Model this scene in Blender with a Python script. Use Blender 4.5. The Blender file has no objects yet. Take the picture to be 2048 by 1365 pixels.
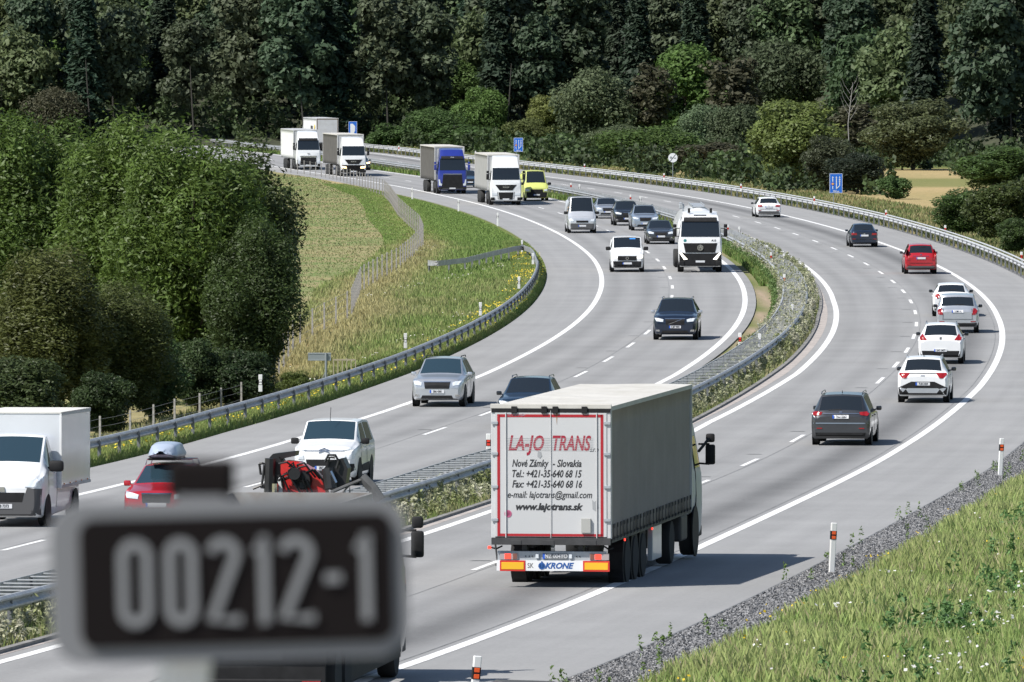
import bpy, bmesh, math, random
import numpy as np
from mathutils import Vector, Matrix
from mathutils.bvhtree import BVHTree

# ---------------------------------------------------------------- camera, sky, sun, exposure
FOC = 17000.0; K = FOC / 9300; CX = 1024.0; CY = 682.5; HZ = 76.0; HC = 13.3      # focal length in photo pixels, horizon row, camera height
PITCH = math.atan((CY - HZ) / FOC)
S = bpy.context.scene
COL = S.collection
cam_d = bpy.data.cameras.new('camera'); cam = bpy.data.objects.new('camera', cam_d); COL.objects.link(cam)
cam.location = (0, 0, HC); cam.rotation_euler = (math.pi / 2 - PITCH, 0, 0)
cam_d.sensor_width = 36; cam_d.lens = 36 * FOC / 2048; cam_d.clip_start = 0.1; cam_d.clip_end = 8000
cam_d.dof.use_dof = True; cam_d.dof.focus_distance = 275; cam_d.dof.aperture_fstop = cam_d.lens / 12
S.camera = cam
W = bpy.data.worlds.new('World'); S.world = W; W.use_nodes = True
nt = W.node_tree; bg = nt.nodes['Background']; sky = nt.nodes.new('ShaderNodeTexSky'); sky.sky_type = 'NISHITA'; sky.sun_disc = False
SUN_EL = math.radians(50); SUN_V = Vector((-2.8, -1.75, 0)).normalized()
SUN_AZ = math.atan2(SUN_V.x, SUN_V.y)
sky.sun_elevation = SUN_EL; sky.sun_rotation = SUN_AZ; sky.air_density = 1.0; sky.dust_density = 0.6
nt.links.new(sky.outputs[0], bg.inputs[0]); bg.inputs[1].default_value = 0.08
sun_d = bpy.data.lights.new('sun', 'SUN'); sun_d.energy = 4.6; sun_d.angle = math.radians(0.5); sun_d.color = (1, 0.96, 0.9)
sun = bpy.data.objects.new('sun', sun_d); COL.objects.link(sun)
sd = Vector((SUN_V.x * math.cos(SUN_EL), SUN_V.y * math.cos(SUN_EL), math.sin(SUN_EL)))
sun.rotation_euler = sd.to_track_quat('Z', 'Y').to_euler()
S.view_settings.view_transform = 'Standard'; S.view_settings.look = 'None'; S.view_settings.exposure = 0.55; S.view_settings.gamma = 1
S.view_settings.use_curve_mapping = False
S.render.engine = 'CYCLES'
S.cycles.use_denoising = True; S.cycles.max_bounces = 6; S.cycles.diffuse_bounces = 3; S.cycles.glossy_bounces = 3
S.cycles.transmission_bounces = 3; S.cycles.transparent_max_bounces = 6; S.cycles.sample_clamp_indirect = 4
random.seed(7); RNG = np.random.default_rng(7)

# ---------------------------------------------------------------- the lie of the land
CH = [2.25583, -6.25529, -17.11728, 1.42472, 1.08605, 0.05981, 0.09943, 0.06366, -0.31109]
_cheb = np.polynomial.chebyshev.chebval
def ref(Y):                                    # x of the dashed line of the right carriageway at distance Y (tables run in Y / K)
    Y = np.asarray(Y, float) / K; y = np.clip(Y, 80, 540); v = _cheb((y - 300) / 230, CH)
    return v + np.where(Y < 80, (Y - 80) * 0.165, 0) + np.where(Y > 540, (Y - 540) * -0.25, 0)
def dref(Y): return (ref(np.asarray(Y, float) + .5) - ref(np.asarray(Y, float) - .5))
def zr(Y):                                     # road level
    return .0331 * 7 * np.logaddexp(0, (148.8 - np.asarray(Y, float) / K) / 7)
def tab(t):
    a = np.array(t, float); return lambda Y: np.interp(np.asarray(Y, float) / K, a[:, 0], a[:, 1])
DL = tab([(60, -12.1), (109, -12.15), (132, -12.55), (155, -12.6), (164, -12.35), (183, -12.05), (240, -12.12), (280, -12.05), (350, -12.3), (395, -12.4), (440, -11.8), (480, -12.1), (700, -12.2)])
L1 = lambda Y: DL(Y) - 3.8
L0 = lambda Y: DL(Y) - 6.85
L3 = lambda Y: DL(Y) + 3.75
L4 = lambda Y: DL(Y) + 4.3
M1 = tab([(60, -6.4), (92, -6.4), (122, -6.65), (132, -6.9), (155, -6.7), (175, -6.5), (199, -6.4), (260, -6.4), (337, -6.72), (390, -6.9), (440, -6.3), (700, -6.8)])
M2 = lambda Y: M1(Y) + 1.1
R0 = tab([(60, -4.0), (84, -4.1), (121, -4.25), (160, -4.5), (190, -4.4), (222, -4.6), (264, -4.15), (295, -4.15), (700, -4.2)])
R1 = tab([(60, -3.55), (115, -3.55), (160, -3.95), (184, -3.58), (209, -3.72), (235, -3.9), (290, -3.72), (700, -3.7)])
R3 = tab([(60, 3.7), (80, 3.75), (95, 3.85), (150, 3.85), (177, 4.05), (222, 3.88), (271, 3.97), (700, 4.0)])
R4 = tab([(60, 7.0), (80, 7.12), (112, 7.36), (140, 7.55), (256, 7.42), (327, 7.75), (435, 7.7), (475, 6.9), (516, 5.5), (700, 4.6)])
RT = lambda Y: R4(Y) + .22
LR = lambda Y: DL(Y) - 7.4
def P(Y, lat):                                 # point at distance lat to the right of the reference line
    d = dref(Y); n = np.sqrt(1 + d * d); return ref(Y) + lat / n, Y - lat * d / n
def lateral(X, Y):
    X = np.asarray(X, float); Y = np.asarray(Y, float); y0 = Y.copy() if Y.ndim else Y
    for _ in range(3):
        d = dref(y0); n = np.sqrt(1 + d * d); l = (X - ref(y0)) / 1.0; l = (X - ref(y0)) * n; y0 = Y + l * d / n
    return l
def smooth(a, b, v):
    t = np.clip((v - a) / (b - a), 0, 1); return t * t * (3 - 2 * t)
def zg(X, Y):                                  # ground level anywhere
    X = np.asarray(X, float); Y = np.asarray(Y, float); l = lateral(X, np.clip(Y, 60 * K, 560 * K)); z = zr(Y); Y = Y / K
    z = z - 1.6 * smooth(-20.5, -25.5, l) * (1 - smooth(185, 225, Y))
    verge = smooth(9, 24, l) * (1 - smooth(150, 230, Y))
    z = z + verge * (.35 * np.sin(X * .45 + Y * .2) + .2 * np.sin(X * .9 - Y * .31))
    hill = np.maximum(0, Y - (575 - 1.6 * np.clip(X - 20, 0, 60)))
    z = z + hill * .24
    return z
def ray(x, y):
    u = (x - CX) / FOC; v = -(y - CY) / FOC
    return np.array([u, math.cos(PITCH) + v * math.sin(PITCH), -math.sin(PITCH) + v * math.cos(PITCH)])
def back(x, y, dz=0.0, ground=False):          # the point of the road (or ground) plane seen at a spot of the photograph
    d = ray(x, y); t = (HC - dz) / max(-d[2], 1e-6)
    for _ in range(60):
        z = (zg(d[0] * t, d[1] * t) if ground else zr(d[1] * t)) + dz
        t = .5 * t + .5 * (HC - z) / -d[2]
    return Vector((d[0] * t, d[1] * t, HC + d[2] * t))
def at(x, y, Y):                               # the point at depth Y seen at a spot of the photograph
    d = ray(x, y); t = Y / d[1]; return Vector((d[0] * t, Y, HC + d[2] * t))

# ---------------------------------------------------------------- materials
MATS = {}
def mat(name, col, rough=.6, metal=0, coat=0, noise=None, bump=None, emit=None, spec=.5, trans=0, objcol=False, vcol=False, wear=None):
    if name in MATS: return MATS[name]
    m = bpy.data.materials.new(name); m.use_nodes = True; t = m.node_tree; N = t.nodes; L = t.links; b = N['Principled BSDF']
    b.inputs['Base Color'].default_value = (*col, 1); b.inputs['Roughness'].default_value = rough; b.inputs['Metallic'].default_value = metal
    b.inputs['Coat Weight'].default_value = coat; b.inputs['Coat Roughness'].default_value = .05; b.inputs['Specular IOR Level'].default_value = spec
    src = None
    if objcol: n = N.new('ShaderNodeObjectInfo'); src = n.outputs['Color']
    if vcol: n = N.new('ShaderNodeAttribute'); n.attribute_name = 'Col'; src = n.outputs['Color']
    tc = N.new('ShaderNodeTexCoord')
    if noise:
        for (scale, amt) in noise:
            z = N.new('ShaderNodeTexNoise'); z.inputs['Scale'].default_value = scale; z.inputs['Detail'].default_value = 5; L.new(tc.outputs['Object'], z.inputs['Vector'])
            mr = N.new('ShaderNodeMapRange'); mr.inputs[1].default_value = .3; mr.inputs[2].default_value = .7
            mr.inputs[3].default_value = 1 - amt; mr.inputs[4].default_value = 1 + amt; L.new(z.outputs['Fac'], mr.inputs[0])
            mx = N.new('ShaderNodeVectorMath'); mx.operation = 'SCALE'
            if src is None: mx.inputs[0].default_value = col
            else: L.new(src, mx.inputs[0])
            L.new(mr.outputs[0], mx.inputs['Scale']); src = mx.outputs[0]
    if wear:                                   # dirt film: (colour, scale, amount)
        z = N.new('ShaderNodeTexNoise'); z.inputs['Scale'].default_value = wear[1]; z.inputs['Detail'].default_value = 8; L.new(tc.outputs['Object'], z.inputs['Vector'])
        mr = N.new('ShaderNodeMapRange'); mr.inputs[1].default_value = .45; mr.inputs[2].default_value = .75; mr.inputs[4].default_value = wear[2]; L.new(z.outputs['Fac'], mr.inputs[0])
        mx = N.new('ShaderNodeMix'); mx.data_type = 'RGBA'; L.new(mr.outputs[0], mx.inputs['Factor'])
        if src is None: mx.inputs['A'].default_value = (*col, 1)
        else: L.new(src, mx.inputs['A'])
        mx.inputs['B'].default_value = (*wear[0], 1); src = mx.outputs['Result']
    if src is not None: L.new(src, b.inputs['Base Color'])
    if bump:
        z = N.new('ShaderNodeTexNoise'); z.inputs['Scale'].default_value = bump[0]; L.new(tc.outputs['Object'], z.inputs['Vector'])
        bn = N.new('ShaderNodeBump'); bn.inputs['Strength'].default_value = bump[1]; bn.inputs['Distance'].default_value = bump[2] if len(bump) > 2 else .02
        L.new(z.outputs['Fac'], bn.inputs['Height']); L.new(bn.outputs[0], b.inputs['Normal'])
    if emit: b.inputs['Emission Color'].default_value = (*emit[0], 1); b.inputs['Emission Strength'].default_value = emit[1]
    if trans:
        tr = N.new('ShaderNodeBsdfTranslucent'); ms = N.new('ShaderNodeMixShader'); ms.inputs[0].default_value = trans
        if src is not None: L.new(src, tr.inputs['Color'])
        else: tr.inputs['Color'].default_value = (*col, 1)
        L.new(b.outputs[0], ms.inputs[1]); L.new(tr.outputs[0], ms.inputs[2]); L.new(ms.outputs[0], N['Material Output'].inputs['Surface'])
    MATS[name] = m; return m

# ---------------------------------------------------------------- objects
def tag(o, label=None, cat=None, group=None, kind=None):
    if label: o['label'] = label
    if cat: o['category'] = cat
    if group: o['group'] = group
    if kind: o['kind'] = kind
    return o
def link(name, me, m=None, parent=None):
    o = bpy.data.objects.new(name, me); COL.objects.link(o)
    if m is not None:
        for mm in (m if isinstance(m, (list, tuple)) else [m]): me.materials.append(mm)
    if parent is not None: o.parent = parent
    return o
def empty(name, loc, rot=None):
    o = bpy.data.objects.new(name, None); COL.objects.link(o); o.location = loc; o.empty_display_size = .2
    if rot is not None: o.rotation_euler = rot
    return o
def np_mesh(name, V, F, cols=None, smooth_=False, matidx=None, uv=None):
    V = np.asarray(V, np.float32); F = np.asarray(F, np.int32); k = F.shape[1]; me = bpy.data.meshes.new(name)
    me.vertices.add(len(V)); me.vertices.foreach_set('co', V.ravel())
    me.loops.add(F.size); me.loops.foreach_set('vertex_index', F.ravel())
    me.polygons.add(len(F)); me.polygons.foreach_set('loop_start', np.arange(0, F.size, k, dtype=np.int32))
    me.polygons.foreach_set('use_smooth', np.full(len(F), bool(smooth_)))
    if matidx is not None: me.polygons.foreach_set('material_index', np.asarray(matidx, np.int32))
    me.update(calc_edges=True)
    if cols is not None:
        a = me.attributes.new('Col', 'FLOAT_COLOR', 'POINT'); c = np.ones((len(V), 4), np.float32); c[:, :3] = cols; a.data.foreach_set('color', c.ravel())
    if uv is not None:
        l = me.uv_layers.new(name='UVMap'); l.data.foreach_set('uv', np.asarray(uv, np.float32)[F.ravel()].ravel())
    return me
class MB:                                      # collects simple shapes into one mesh
    def __init__(s): s.bm = bmesh.new()
    def box(s, c, d, bev=0, rot=None, taper=None):
        r = bmesh.ops.create_cube(s.bm, size=1); vs = r['verts']
        for v in vs:
            if taper and v.co.z > 0: v.co.x *= taper[0]; v.co.y *= taper[1]
            v.co = Vector((v.co.x * d[0], v.co.y * d[1], v.co.z * d[2]))
        if bev:
            es = {e for v in vs for e in v.link_edges}
            g = bmesh.ops.bevel(s.bm, geom=list(es), offset=bev, segments=2, affect='EDGES', profile=.5); vs = list({v for f in g['faces'] for v in f.verts} | {v for v in vs if v.is_valid})
        for v in vs:
            if rot is not None: v.co = rot @ v.co
            v.co += Vector(c)
        return s
    def tube(s, pts, r, n=6, cap=True):
        pts = [Vector(p) for p in pts]; rs = r if isinstance(r, (list, tuple)) else [r] * len(pts); rings = []
        for i, p in enumerate(pts):
            t = (pts[min(i + 1, len(pts) - 1)] - pts[max(i - 1, 0)]).normalized()
            a = t.cross(Vector((0, 0, 1)) if abs(t.z) < .9 else Vector((1, 0, 0))).normalized(); b = t.cross(a)
            rings.append([s.bm.verts.new(p + (a * math.cos(k * 2 * math.pi / n) + b * math.sin(k * 2 * math.pi / n)) * rs[i]) for k in range(n)])
        for A, B in zip(rings[:-1], rings[1:]):
            for k in range(n): s.bm.faces.new((A[k], A[(k + 1) % n], B[(k + 1) % n], B[k]))
        if cap: s.bm.faces.new(rings[0]); s.bm.faces.new(rings[-1][::-1])
        return s
    def lathe(s, prof, axis='y', n=20, c=(0, 0, 0)):   # prof: (radius, along)
        rings = []
        for (r, a) in prof:
            ring = []
            for k in range(n):
                t = 2 * math.pi * k / n; u, v = r * math.cos(t), r * math.sin(t)
                co = (u, a, v) if axis == 'y' else ((u, v, a) if axis == 'z' else (a, u, v))
                ring.append(s.bm.verts.new(Vector(co) + Vector(c)))
            rings.append(ring)
        for A, B in zip(rings[:-1], rings[1:]):
            for k in range(n): s.bm.faces.new((A[k], A[(k + 1) % n], B[(k + 1) % n], B[k]))
        s.bm.faces.new(rings[0][::-1]); s.bm.faces.new(rings[-1]); return s
    def poly(s, pts, depth):                   # polygon extruded by a vector
        a = [s.bm.verts.new(Vector(p)) for p in pts]; b = [s.bm.verts.new(Vector(p) + Vector(depth)) for p in pts]; n = len(a)
        s.bm.faces.new(a[::-1]); s.bm.faces.new(b)
        for k in range(n): s.bm.faces.new((a[k], a[(k + 1) % n], b[(k + 1) % n], b[k]))
        return s
    def mesh(s, name, smooth_=False, angle=None):
        bmesh.ops.recalc_face_normals(s.bm, faces=s.bm.faces); me = bpy.data.meshes.new(name); s.bm.to_mesh(me); s.bm.free()
        if smooth_:
            me.polygons.foreach_set('use_smooth', np.ones(len(me.polygons), bool))
            me.set_sharp_from_angle(angle=math.radians(angle or 35))
        return me
    def build(s, name, m, parent=None, smooth_=False): return link(name, s.mesh(name, smooth_), m, parent)
def text_mesh(txt, size, shear=0, off=0, ext=.004, align='CENTER', xs=1.0, space=1.0):
    c = bpy.data.curves.new('t', 'FONT'); c.body = txt; c.size = size; c.shear = shear; c.offset = off; c.extrude = ext; c.align_x = align; c.align_y = 'CENTER'; c.resolution_u = 3; c.space_character = space
    o = bpy.data.objects.new('t', c); me = bpy.data.meshes.new_from_object(o); bpy.data.objects.remove(o); bpy.data.curves.remove(c)
    if xs != 1.0:
        for v in me.vertices: v.co.x *= xs
    return me
def lettering(txt, size, m, parent, loc, face='rear', **k):
    """letters on a face looking along -x (rear), +x (front) or -y/+y (sides) of the thing"""
    me = text_mesh(txt, size, **k)
    R = {'rear': Matrix(((0, 0, -1), (-1, 0, 0), (0, 1, 0))), 'front': Matrix(((0, 0, 1), (1, 0, 0), (0, 1, 0))),
         'left': Matrix(((-1, 0, 0), (0, 0, 1), (0, 1, 0))), 'right': Matrix(((1, 0, 0), (0, 0, -1), (0, 1, 0)))}[face]
    me.transform(R.to_4x4()); me.transform(Matrix.Translation(loc)); return link('lettering', me, m, parent)
# ---------------------------------------------------------------- ground
def ground_material():
    m = bpy.data.materials.new('ground_cover'); m.use_nodes = True; t = m.node_tree; N = t.nodes; L = t.links; b = N['Principled BSDF']; b.inputs['Roughness'].default_value = .95
    b.inputs['Specular IOR Level'].default_value = .15
    tc = N.new('ShaderNodeTexCoord'); at_ = N.new('ShaderNodeAttribute'); at_.attribute_name = 'Col'; sp = N.new('ShaderNodeSeparateColor'); L.new(at_.outputs['Color'], sp.inputs[0])
    def noise(s, d=4, lo=.35, hi=.65, stretch=None):
        z = N.new('ShaderNodeTexNoise'); z.inputs['Scale'].default_value = s; z.inputs['Detail'].default_value = d
        if stretch:
            mp = N.new('ShaderNodeMapping'); mp.inputs['Scale'].default_value = stretch; L.new(tc.outputs['Object'], mp.inputs[0]); L.new(mp.outputs[0], z.inputs['Vector'])
        else: L.new(tc.outputs['Object'], z.inputs['Vector'])
        r = N.new('ShaderNodeMapRange'); r.inputs[1].default_value = lo; r.inputs[2].default_value = hi; L.new(z.outputs['Fac'], r.inputs[0]); return r.outputs[0]
    def mix(f, A, B):
        x = N.new('ShaderNodeMix'); x.data_type = 'RGBA'
        for k, v in (('Factor', f), ('A', A), ('B', B)):
            if isinstance(v, tuple): x.inputs[k].default_value = (*v, 1)
            elif isinstance(v, float): x.inputs[k].default_value = v
            else: L.new(v, x.inputs[k])
        return x.outputs['Result']
    grass = mix(noise(.35), (.085, .13, .025), (.17, .17, .055)); grass = mix(noise(3., 6), grass, (.12, .15, .05))
    field = mix(noise(.16, 5, .42, .58), (.13, .18, .06), (.25, .22, .11)); field = mix(noise(2.2, 6, .45, .7, (1, .35, 1)), field, (.30, .26, .14))
    straw = mix(noise(1.2, 6), (.44, .32, .17), (.33, .26, .13))
    soil = mix(noise(2.5, 6), (.36, .27, .2), (.26, .22, .15))
    c = mix(sp.outputs[0], grass, field); c = mix(sp.outputs[1], c, straw); c = mix(sp.outputs[2], c, soil)
    L.new(c, b.inputs['Base Color'])
    z = N.new('ShaderNodeTexNoise'); z.inputs['Scale'].default_value = 4; z.inputs['Detail'].default_value = 8; L.new(tc.outputs['Object'], z.inputs['Vector'])
    bn = N.new('ShaderNodeBump'); bn.inputs['Strength'].default_value = .8; bn.inputs['Distance'].default_value = .12; L.new(z.outputs['Fac'], bn.inputs['Height']); L.new(bn.outputs[0], b.inputs['Normal'])
    return m
FENCE_TOP = [(150, 846), (193, 835), (226, 830), (287, 816), (346, 800), (401, 788), (431.5, 780), (464, 773), (500, 762)]
FENCE_BASE = [(591.6, 695), (701.5, 636.6), (722, 584.7), (757, 563), (799, 541), (821, 521), (846.5, 492), (838, 470), (815, 449), (796.5, 431), (779, 404), (767, 392), (740, 382), (712, 372), (680, 363), (646.5, 355), (612.8, 350), (580, 346)]
fence_pts = [back(x, y, -.25) for x, y in FENCE_TOP] + [back(x, y, 0, True) for x, y in FENCE_BASE]
fence_pts = [Vector((p.x, p.y, 0)) for p in fence_pts]
_fy = np.array([p.y for p in fence_pts]); _fx = np.array([p.x for p in fence_pts]); _o = np.argsort(_fy)
fence_lat = lambda Y: np.interp(Y, _fy[_o], lateral(_fx, _fy)[_o])
xs = np.concatenate([np.arange(-900, -60, 24), np.arange(-60, -40, 5), np.arange(-40, 62, 1.), np.arange(62, 100, 5), np.arange(100, 920, 24)])
ys = K * np.concatenate([np.arange(-60, 60, 8), np.arange(60, 300, 1.), np.arange(300, 580, 2.), np.arange(580, 700, 10), np.arange(700, 1500, 40)])
GX, GY = np.meshgrid(xs, ys); gz = zg(GX, GY) - .06
Yc = np.clip(GY, 60 * K, 560 * K); gl = lateral(GX, Yc); GQ = GY / K
fl = fence_lat(Yc)
c0 = smooth(.8, -.8, gl - fl) * smooth(480, 455, GQ) * (GX < 30)                       # field left of the fence
c1 = np.exp(-((gl - fl) / 1.5) ** 2) * smooth(140, 200, GQ) * smooth(470, 440, GQ) * .9
c1 = np.maximum(c1, smooth(11, 13, gl) * smooth(250, 275, GQ) * smooth(480, 470, GQ) * (.78 + .2 * np.sin(GX * .13 + GQ * .03) * np.sin(GQ * .09 - GX * .04)) * (1 - .75 * smooth(412, 420, GQ) * smooth(446, 438, GQ)))
c1 = np.maximum(c1, smooth(700, 500, GX * 0 + np.abs(GX - 42) * 40) * 0)
c2 = smooth(.0, .3, gl - L4(Yc)) * smooth(.2, -.3, gl - M1(Yc) + .3) * smooth(168, 182, GQ) * smooth(300, 280, GQ)
V = np.stack([GX, GY, gz], -1).reshape(-1, 3); nx, ny = len(xs), len(ys)
I = (np.arange(ny - 1)[:, None] * nx + np.arange(nx - 1)[None]).ravel(); F = np.stack([I, I + 1, I + nx + 1, I + nx], 1)
o = link('ground', np_mesh('ground', V, F, np.stack([c0, c1, c2], -1).reshape(-1, 3), True), ground_material()); tag(o, kind='structure')

cxm = (GX[:-1, :-1] + 1); cym = GQ[:-1, :-1] + 1
keep = ((cym > 566) | ((cxm > 46) & (cym > 474 + .35 * np.maximum(0, 80 - cxm)))) & (lateral(cxm, K * np.clip(cym, 60, 560)) > 8) | (cym > 572)
V2 = V.copy(); V2[:, 2] += .05; used = F[keep.ravel()]; ids, inv = np.unique(used, return_inverse=True)
FLOOR = mat('leaf_litter', (.035, .04, .02), .95, noise=[(.4, .4), (3, .3)])
tag(link('forest_floor', np_mesh('forest_floor', V2[ids], inv.reshape(-1, 4), smooth_=True), FLOOR), kind='structure')

# ---------------------------------------------------------------- road surfaces, all laid along the reference line
def strip(name, ya, yb, la, lb, dz, m, step=2.0, ncross=1, skirt=0, kind='structure', parent=None):
    ya, yb = ya * K, yb * K; Y = np.arange(ya, yb + step * .5, step); la = la if callable(la) else (lambda y, v=la: v + 0 * y); lb = lb if callable(lb) else (lambda y, v=lb: v + 0 * y)
    s = np.concatenate([[0], np.cumsum(np.sqrt(np.diff(Y) ** 2 * (1 + dref(Y[1:]) ** 2)))])
    rows = []; uvs = []
    ts = list(np.linspace(0, 1, ncross + 1)); cols_ = ([('a', 0)] if skirt else []) + [('n', t) for t in ts] + ([('b', 1)] if skirt else [])
    for kd, t in cols_:
        lat = la(Y) * (1 - t) + lb(Y) * t; x, y = P(Y, lat); z = zr(y) + dz - (skirt if kd != 'n' else 0)
        rows.append(np.stack([x, y, z], 1)); uvs.append(np.stack([lat, s], 1))
    V = np.stack(rows, 1).reshape(-1, 3); uv = np.stack(uvs, 1).reshape(-1, 2); k = len(cols_); n = len(Y)
    I = (np.arange(n - 1)[:, None] * k + np.arange(k - 1)[None]).ravel(); F = np.stack([I, I + 1, I + k + 1, I + k], 1)
    o = link(name, np_mesh(name, V, F, uv=uv), m, parent)
    if kind: tag(o, kind=kind)
    return o
def asphalt(name, bands, base):
    m = bpy.data.materials.new(name); m.use_nodes = True; t = m.node_tree; N = t.nodes; L = t.links; b = N['Principled BSDF']; b.inputs['Roughness'].default_value = .82; b.inputs['Specular IOR Level'].default_value = .35
    uvn = N.new('ShaderNodeUVMap'); sx = N.new('ShaderNodeSeparateXYZ'); L.new(uvn.outputs[0], sx.inputs[0]); tc = N.new('ShaderNodeTexCoord')
    def M(op, a, b_=None, c=None):
        n = N.new('ShaderNodeMath'); n.operation = op
        for i, v in enumerate((a, b_, c)):
            if v is None: continue
            if isinstance(v, (int, float)): n.inputs[i].default_value = v
            else: L.new(v, n.inputs[i])
        return n.outputs[0]
    mp = N.new('ShaderNodeMapping'); mp.inputs['Scale'].default_value = (1.6, .025, 1); L.new(uvn.outputs[0], mp.inputs[0])
    z1 = N.new('ShaderNodeTexNoise'); z1.inputs['Scale'].default_value = 1; z1.inputs['Detail'].default_value = 5; L.new(mp.outputs[0], z1.inputs['Vector'])
    z2 = N.new('ShaderNodeTexNoise'); z2.inputs['Scale'].default_value = .22; z2.inputs['Detail'].default_value = 5; L.new(tc.outputs['Object'], z2.inputs['Vector'])
    z3 = N.new('ShaderNodeTexNoise'); z3.inputs['Scale'].default_value = 11; z3.inputs['Detail'].default_value = 6; z3.inputs['Roughness'].default_value = .8; L.new(tc.outputs['Object'], z3.inputs['Vector'])
    v = M('ADD', M('MULTIPLY', M('SUBTRACT', z1.outputs['Fac'], .5), .32), 1.0)
    v = M('ADD', v, M('MULTIPLY', M('SUBTRACT', z2.outputs['Fac'], .5), .34))
    v = M('ADD', v, M('MULTIPLY', M('SUBTRACT', z3.outputs['Fac'], .5), .62))
    for (c, w, a) in bands:                    # dark worn tracks along the lanes
        d = M('DIVIDE', M('SUBTRACT', sx.outputs[0], c), w); g = M('EXPONENT', M('MULTIPLY', M('MULTIPLY', d, d), -1.0))
        v = M('SUBTRACT', v, M('MULTIPLY', g, M('MULTIPLY', M('ADD', z1.outputs['Fac'], .45), a)))
    sc = N.new('ShaderNodeVectorMath'); sc.operation = 'SCALE'; sc.inputs[0].default_value = base; L.new(v, sc.inputs['Scale']); L.new(sc.outputs[0], b.inputs['Base Color'])
    bn = N.new('ShaderNodeBump'); bn.inputs['Strength'].default_value = .25; bn.inputs['Distance'].default_value = .01; L.new(z3.outputs['Fac'], bn.inputs['Height']); L.new(bn.outputs[0], b.inputs['Normal'])
    return m
ASPH_R = asphalt('asphalt_outbound', [(2.45, .75, .50), (.95, .4, .20), (-1.1, .45, .15), (-2.9, .45, .12)], (.262, .261, .259))
ASPH_L = asphalt('asphalt_inbound', [(-15.1, .45, .18), (-13.4, .45, .2), (-11.1, .4, .12), (-9.4, .4, .12)], (.262, .261, .259))
PAINT = mat('road_paint', (.74, .74, .73), .7, noise=[(2.2, .1), (18, .08)], wear=((.30, .30, .30), 5, .6))
strip('carriageway', 45, 640, R0, R4, 0, ASPH_R, 2, 10, .08)
strip('carriageway', 45, 640, L0, L4, 0, ASPH_L, 2, 10, .08)
HW = .13
for nm, f in (('edge_line', R3), ('edge_line', R1), ('edge_line', L1), ('edge_line', L3)):
    strip(nm, 45, 640, lambda y, f=f: f(y) - HW, lambda y, f=f: f(y) + HW, .006, PAINT, 2)
SEAM = mat('tar_seam', (.14, .14, .14), .6, noise=[(1.5, .5)])
strip('tar_seam', 45, 560, .16, .175, .005, SEAM, 2)
strip('tar_seam', 45, 560, lambda y: DL(y) - .19, lambda y: DL(y) - .175, .005, SEAM, 2)
strip('tar_seam', 45, 260, lambda y: R3(y) - .33, lambda y: R3(y) - .31, .005, SEAM, 2)
def dashes(name, centre, lat):
    Yd = sorted(p.y for p in (back(*c) for c in centre)); full = []
    for a, b in zip(Yd[:-1], Yd[1:]):
        n = max(1, round((b - a) / 18)); full += [a + (b - a) * k / n for k in range(n)]
    full.append(Yd[-1])
    while full[0] > 110: full.insert(0, full[0] - 18)
    while full[-1] < 1100: full.append(full[-1] + 20)
    V = []; F = []
    for y in full:
        ln = 6.0; ya = np.array([y - ln / 2, y + ln / 2]) ; l = lat(ya)
        x0, y0 = P(ya, l - .075); x1, y1 = P(ya, l + .075); b = len(V)
        V += [(x0[0], y0[0], float(zr(y0[0])) + .006), (x1[0], y1[0], float(zr(y1[0])) + .006), (x1[1], y1[1], float(zr(y1[1])) + .006), (x0[1], y0[1], float(zr(y0[1])) + .006)]; F.append((b, b + 1, b + 2, b + 3))
    tag(link(name, np_mesh(name, V, F), PAINT), kind='structure')
dashes('lane_line', [(1131, 370), (1180.5, 377.6), (1233, 386), (1283, 394.7), (1332, 403.5), (1470, 433.8), (1514, 445.5), (1557, 457), (1596.3, 468.7), (1634, 483), (1670, 497.5), (1702.3, 512.6), (1733.5, 528.5), (1760.4, 545.8), (1783.6, 563.7), (1803.9, 583.2), (1818.5, 603.5), (1829, 625), (1833.8, 649), (1830.7, 673.6), (1821, 701), (1772, 761.5), (1594.7, 877.5), (1496.5, 925.5), (990, 1129)], lambda y: 0 * y)
dashes('lane_line', [(771, 355), (817, 362), (1081, 416), (1120, 427), (1190, 451), (1220, 462), (1296.5, 504.6), (1315, 520.5), (1329.5, 536), (1340, 556), (1344.6, 574.7), (1343, 594.7), (1294, 666), (1260, 692), (1214, 720.7), (1158, 751), (968.5, 828), (858, 866), (503, 971), (29.5, 1096)], DL)
mk = []; fk = []
for lt in (lambda y: 0 * y - .35, lambda y: DL(y) - .4):
    for y in np.arange(118, 640, 18.6):
        ya = np.array([y, y + .28]); l = lt(ya); x0, y0 = P(ya, l - .32); x1, y1 = P(ya, l + .22); b = len(mk)
        mk += [(x0[0], y0[0], float(zr(y0[0])) + .005), (x1[0], y1[0], float(zr(y1[0])) + .005), (x1[1] - .1, y1[1], float(zr(y1[1])) + .005), (x0[1] + .12, y0[1], float(zr(y0[1])) + .005)]; fk.append((b, b + 1, b + 2, b + 3))
tag(link('joint_marks', np_mesh('joint_marks', mk, fk), mat('joint_dark', (.09, .09, .09), .8)), kind='structure')
GUT = mat('gutter_concrete', (.36, .325, .30), .9, noise=[(1.5, .2), (9, .12)])
strip('gutter', 60, 420, R0, lambda y: R1(y) - .42, .004, GUT, 2)
KERB = mat('kerb_concrete', (.20, .195, .185), .9, noise=[(2.5, .3)])
strip('kerb', 60, 420, lambda y: R0(y) - .16, R0, .07, KERB, 2, 1, .14)
GRAV = mat('gravel', (.13, .13, .132), .95, noise=[(1.2, .2), (9, .5)], bump=(30, .9, .03))
strip('gravel_strip', 45, 240, R4, lambda y: R4(y) + 1.25 + .12 * np.sin(y * .7) + .08 * np.sin(y * 1.9), -.018, GRAV, 1, 2)
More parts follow.
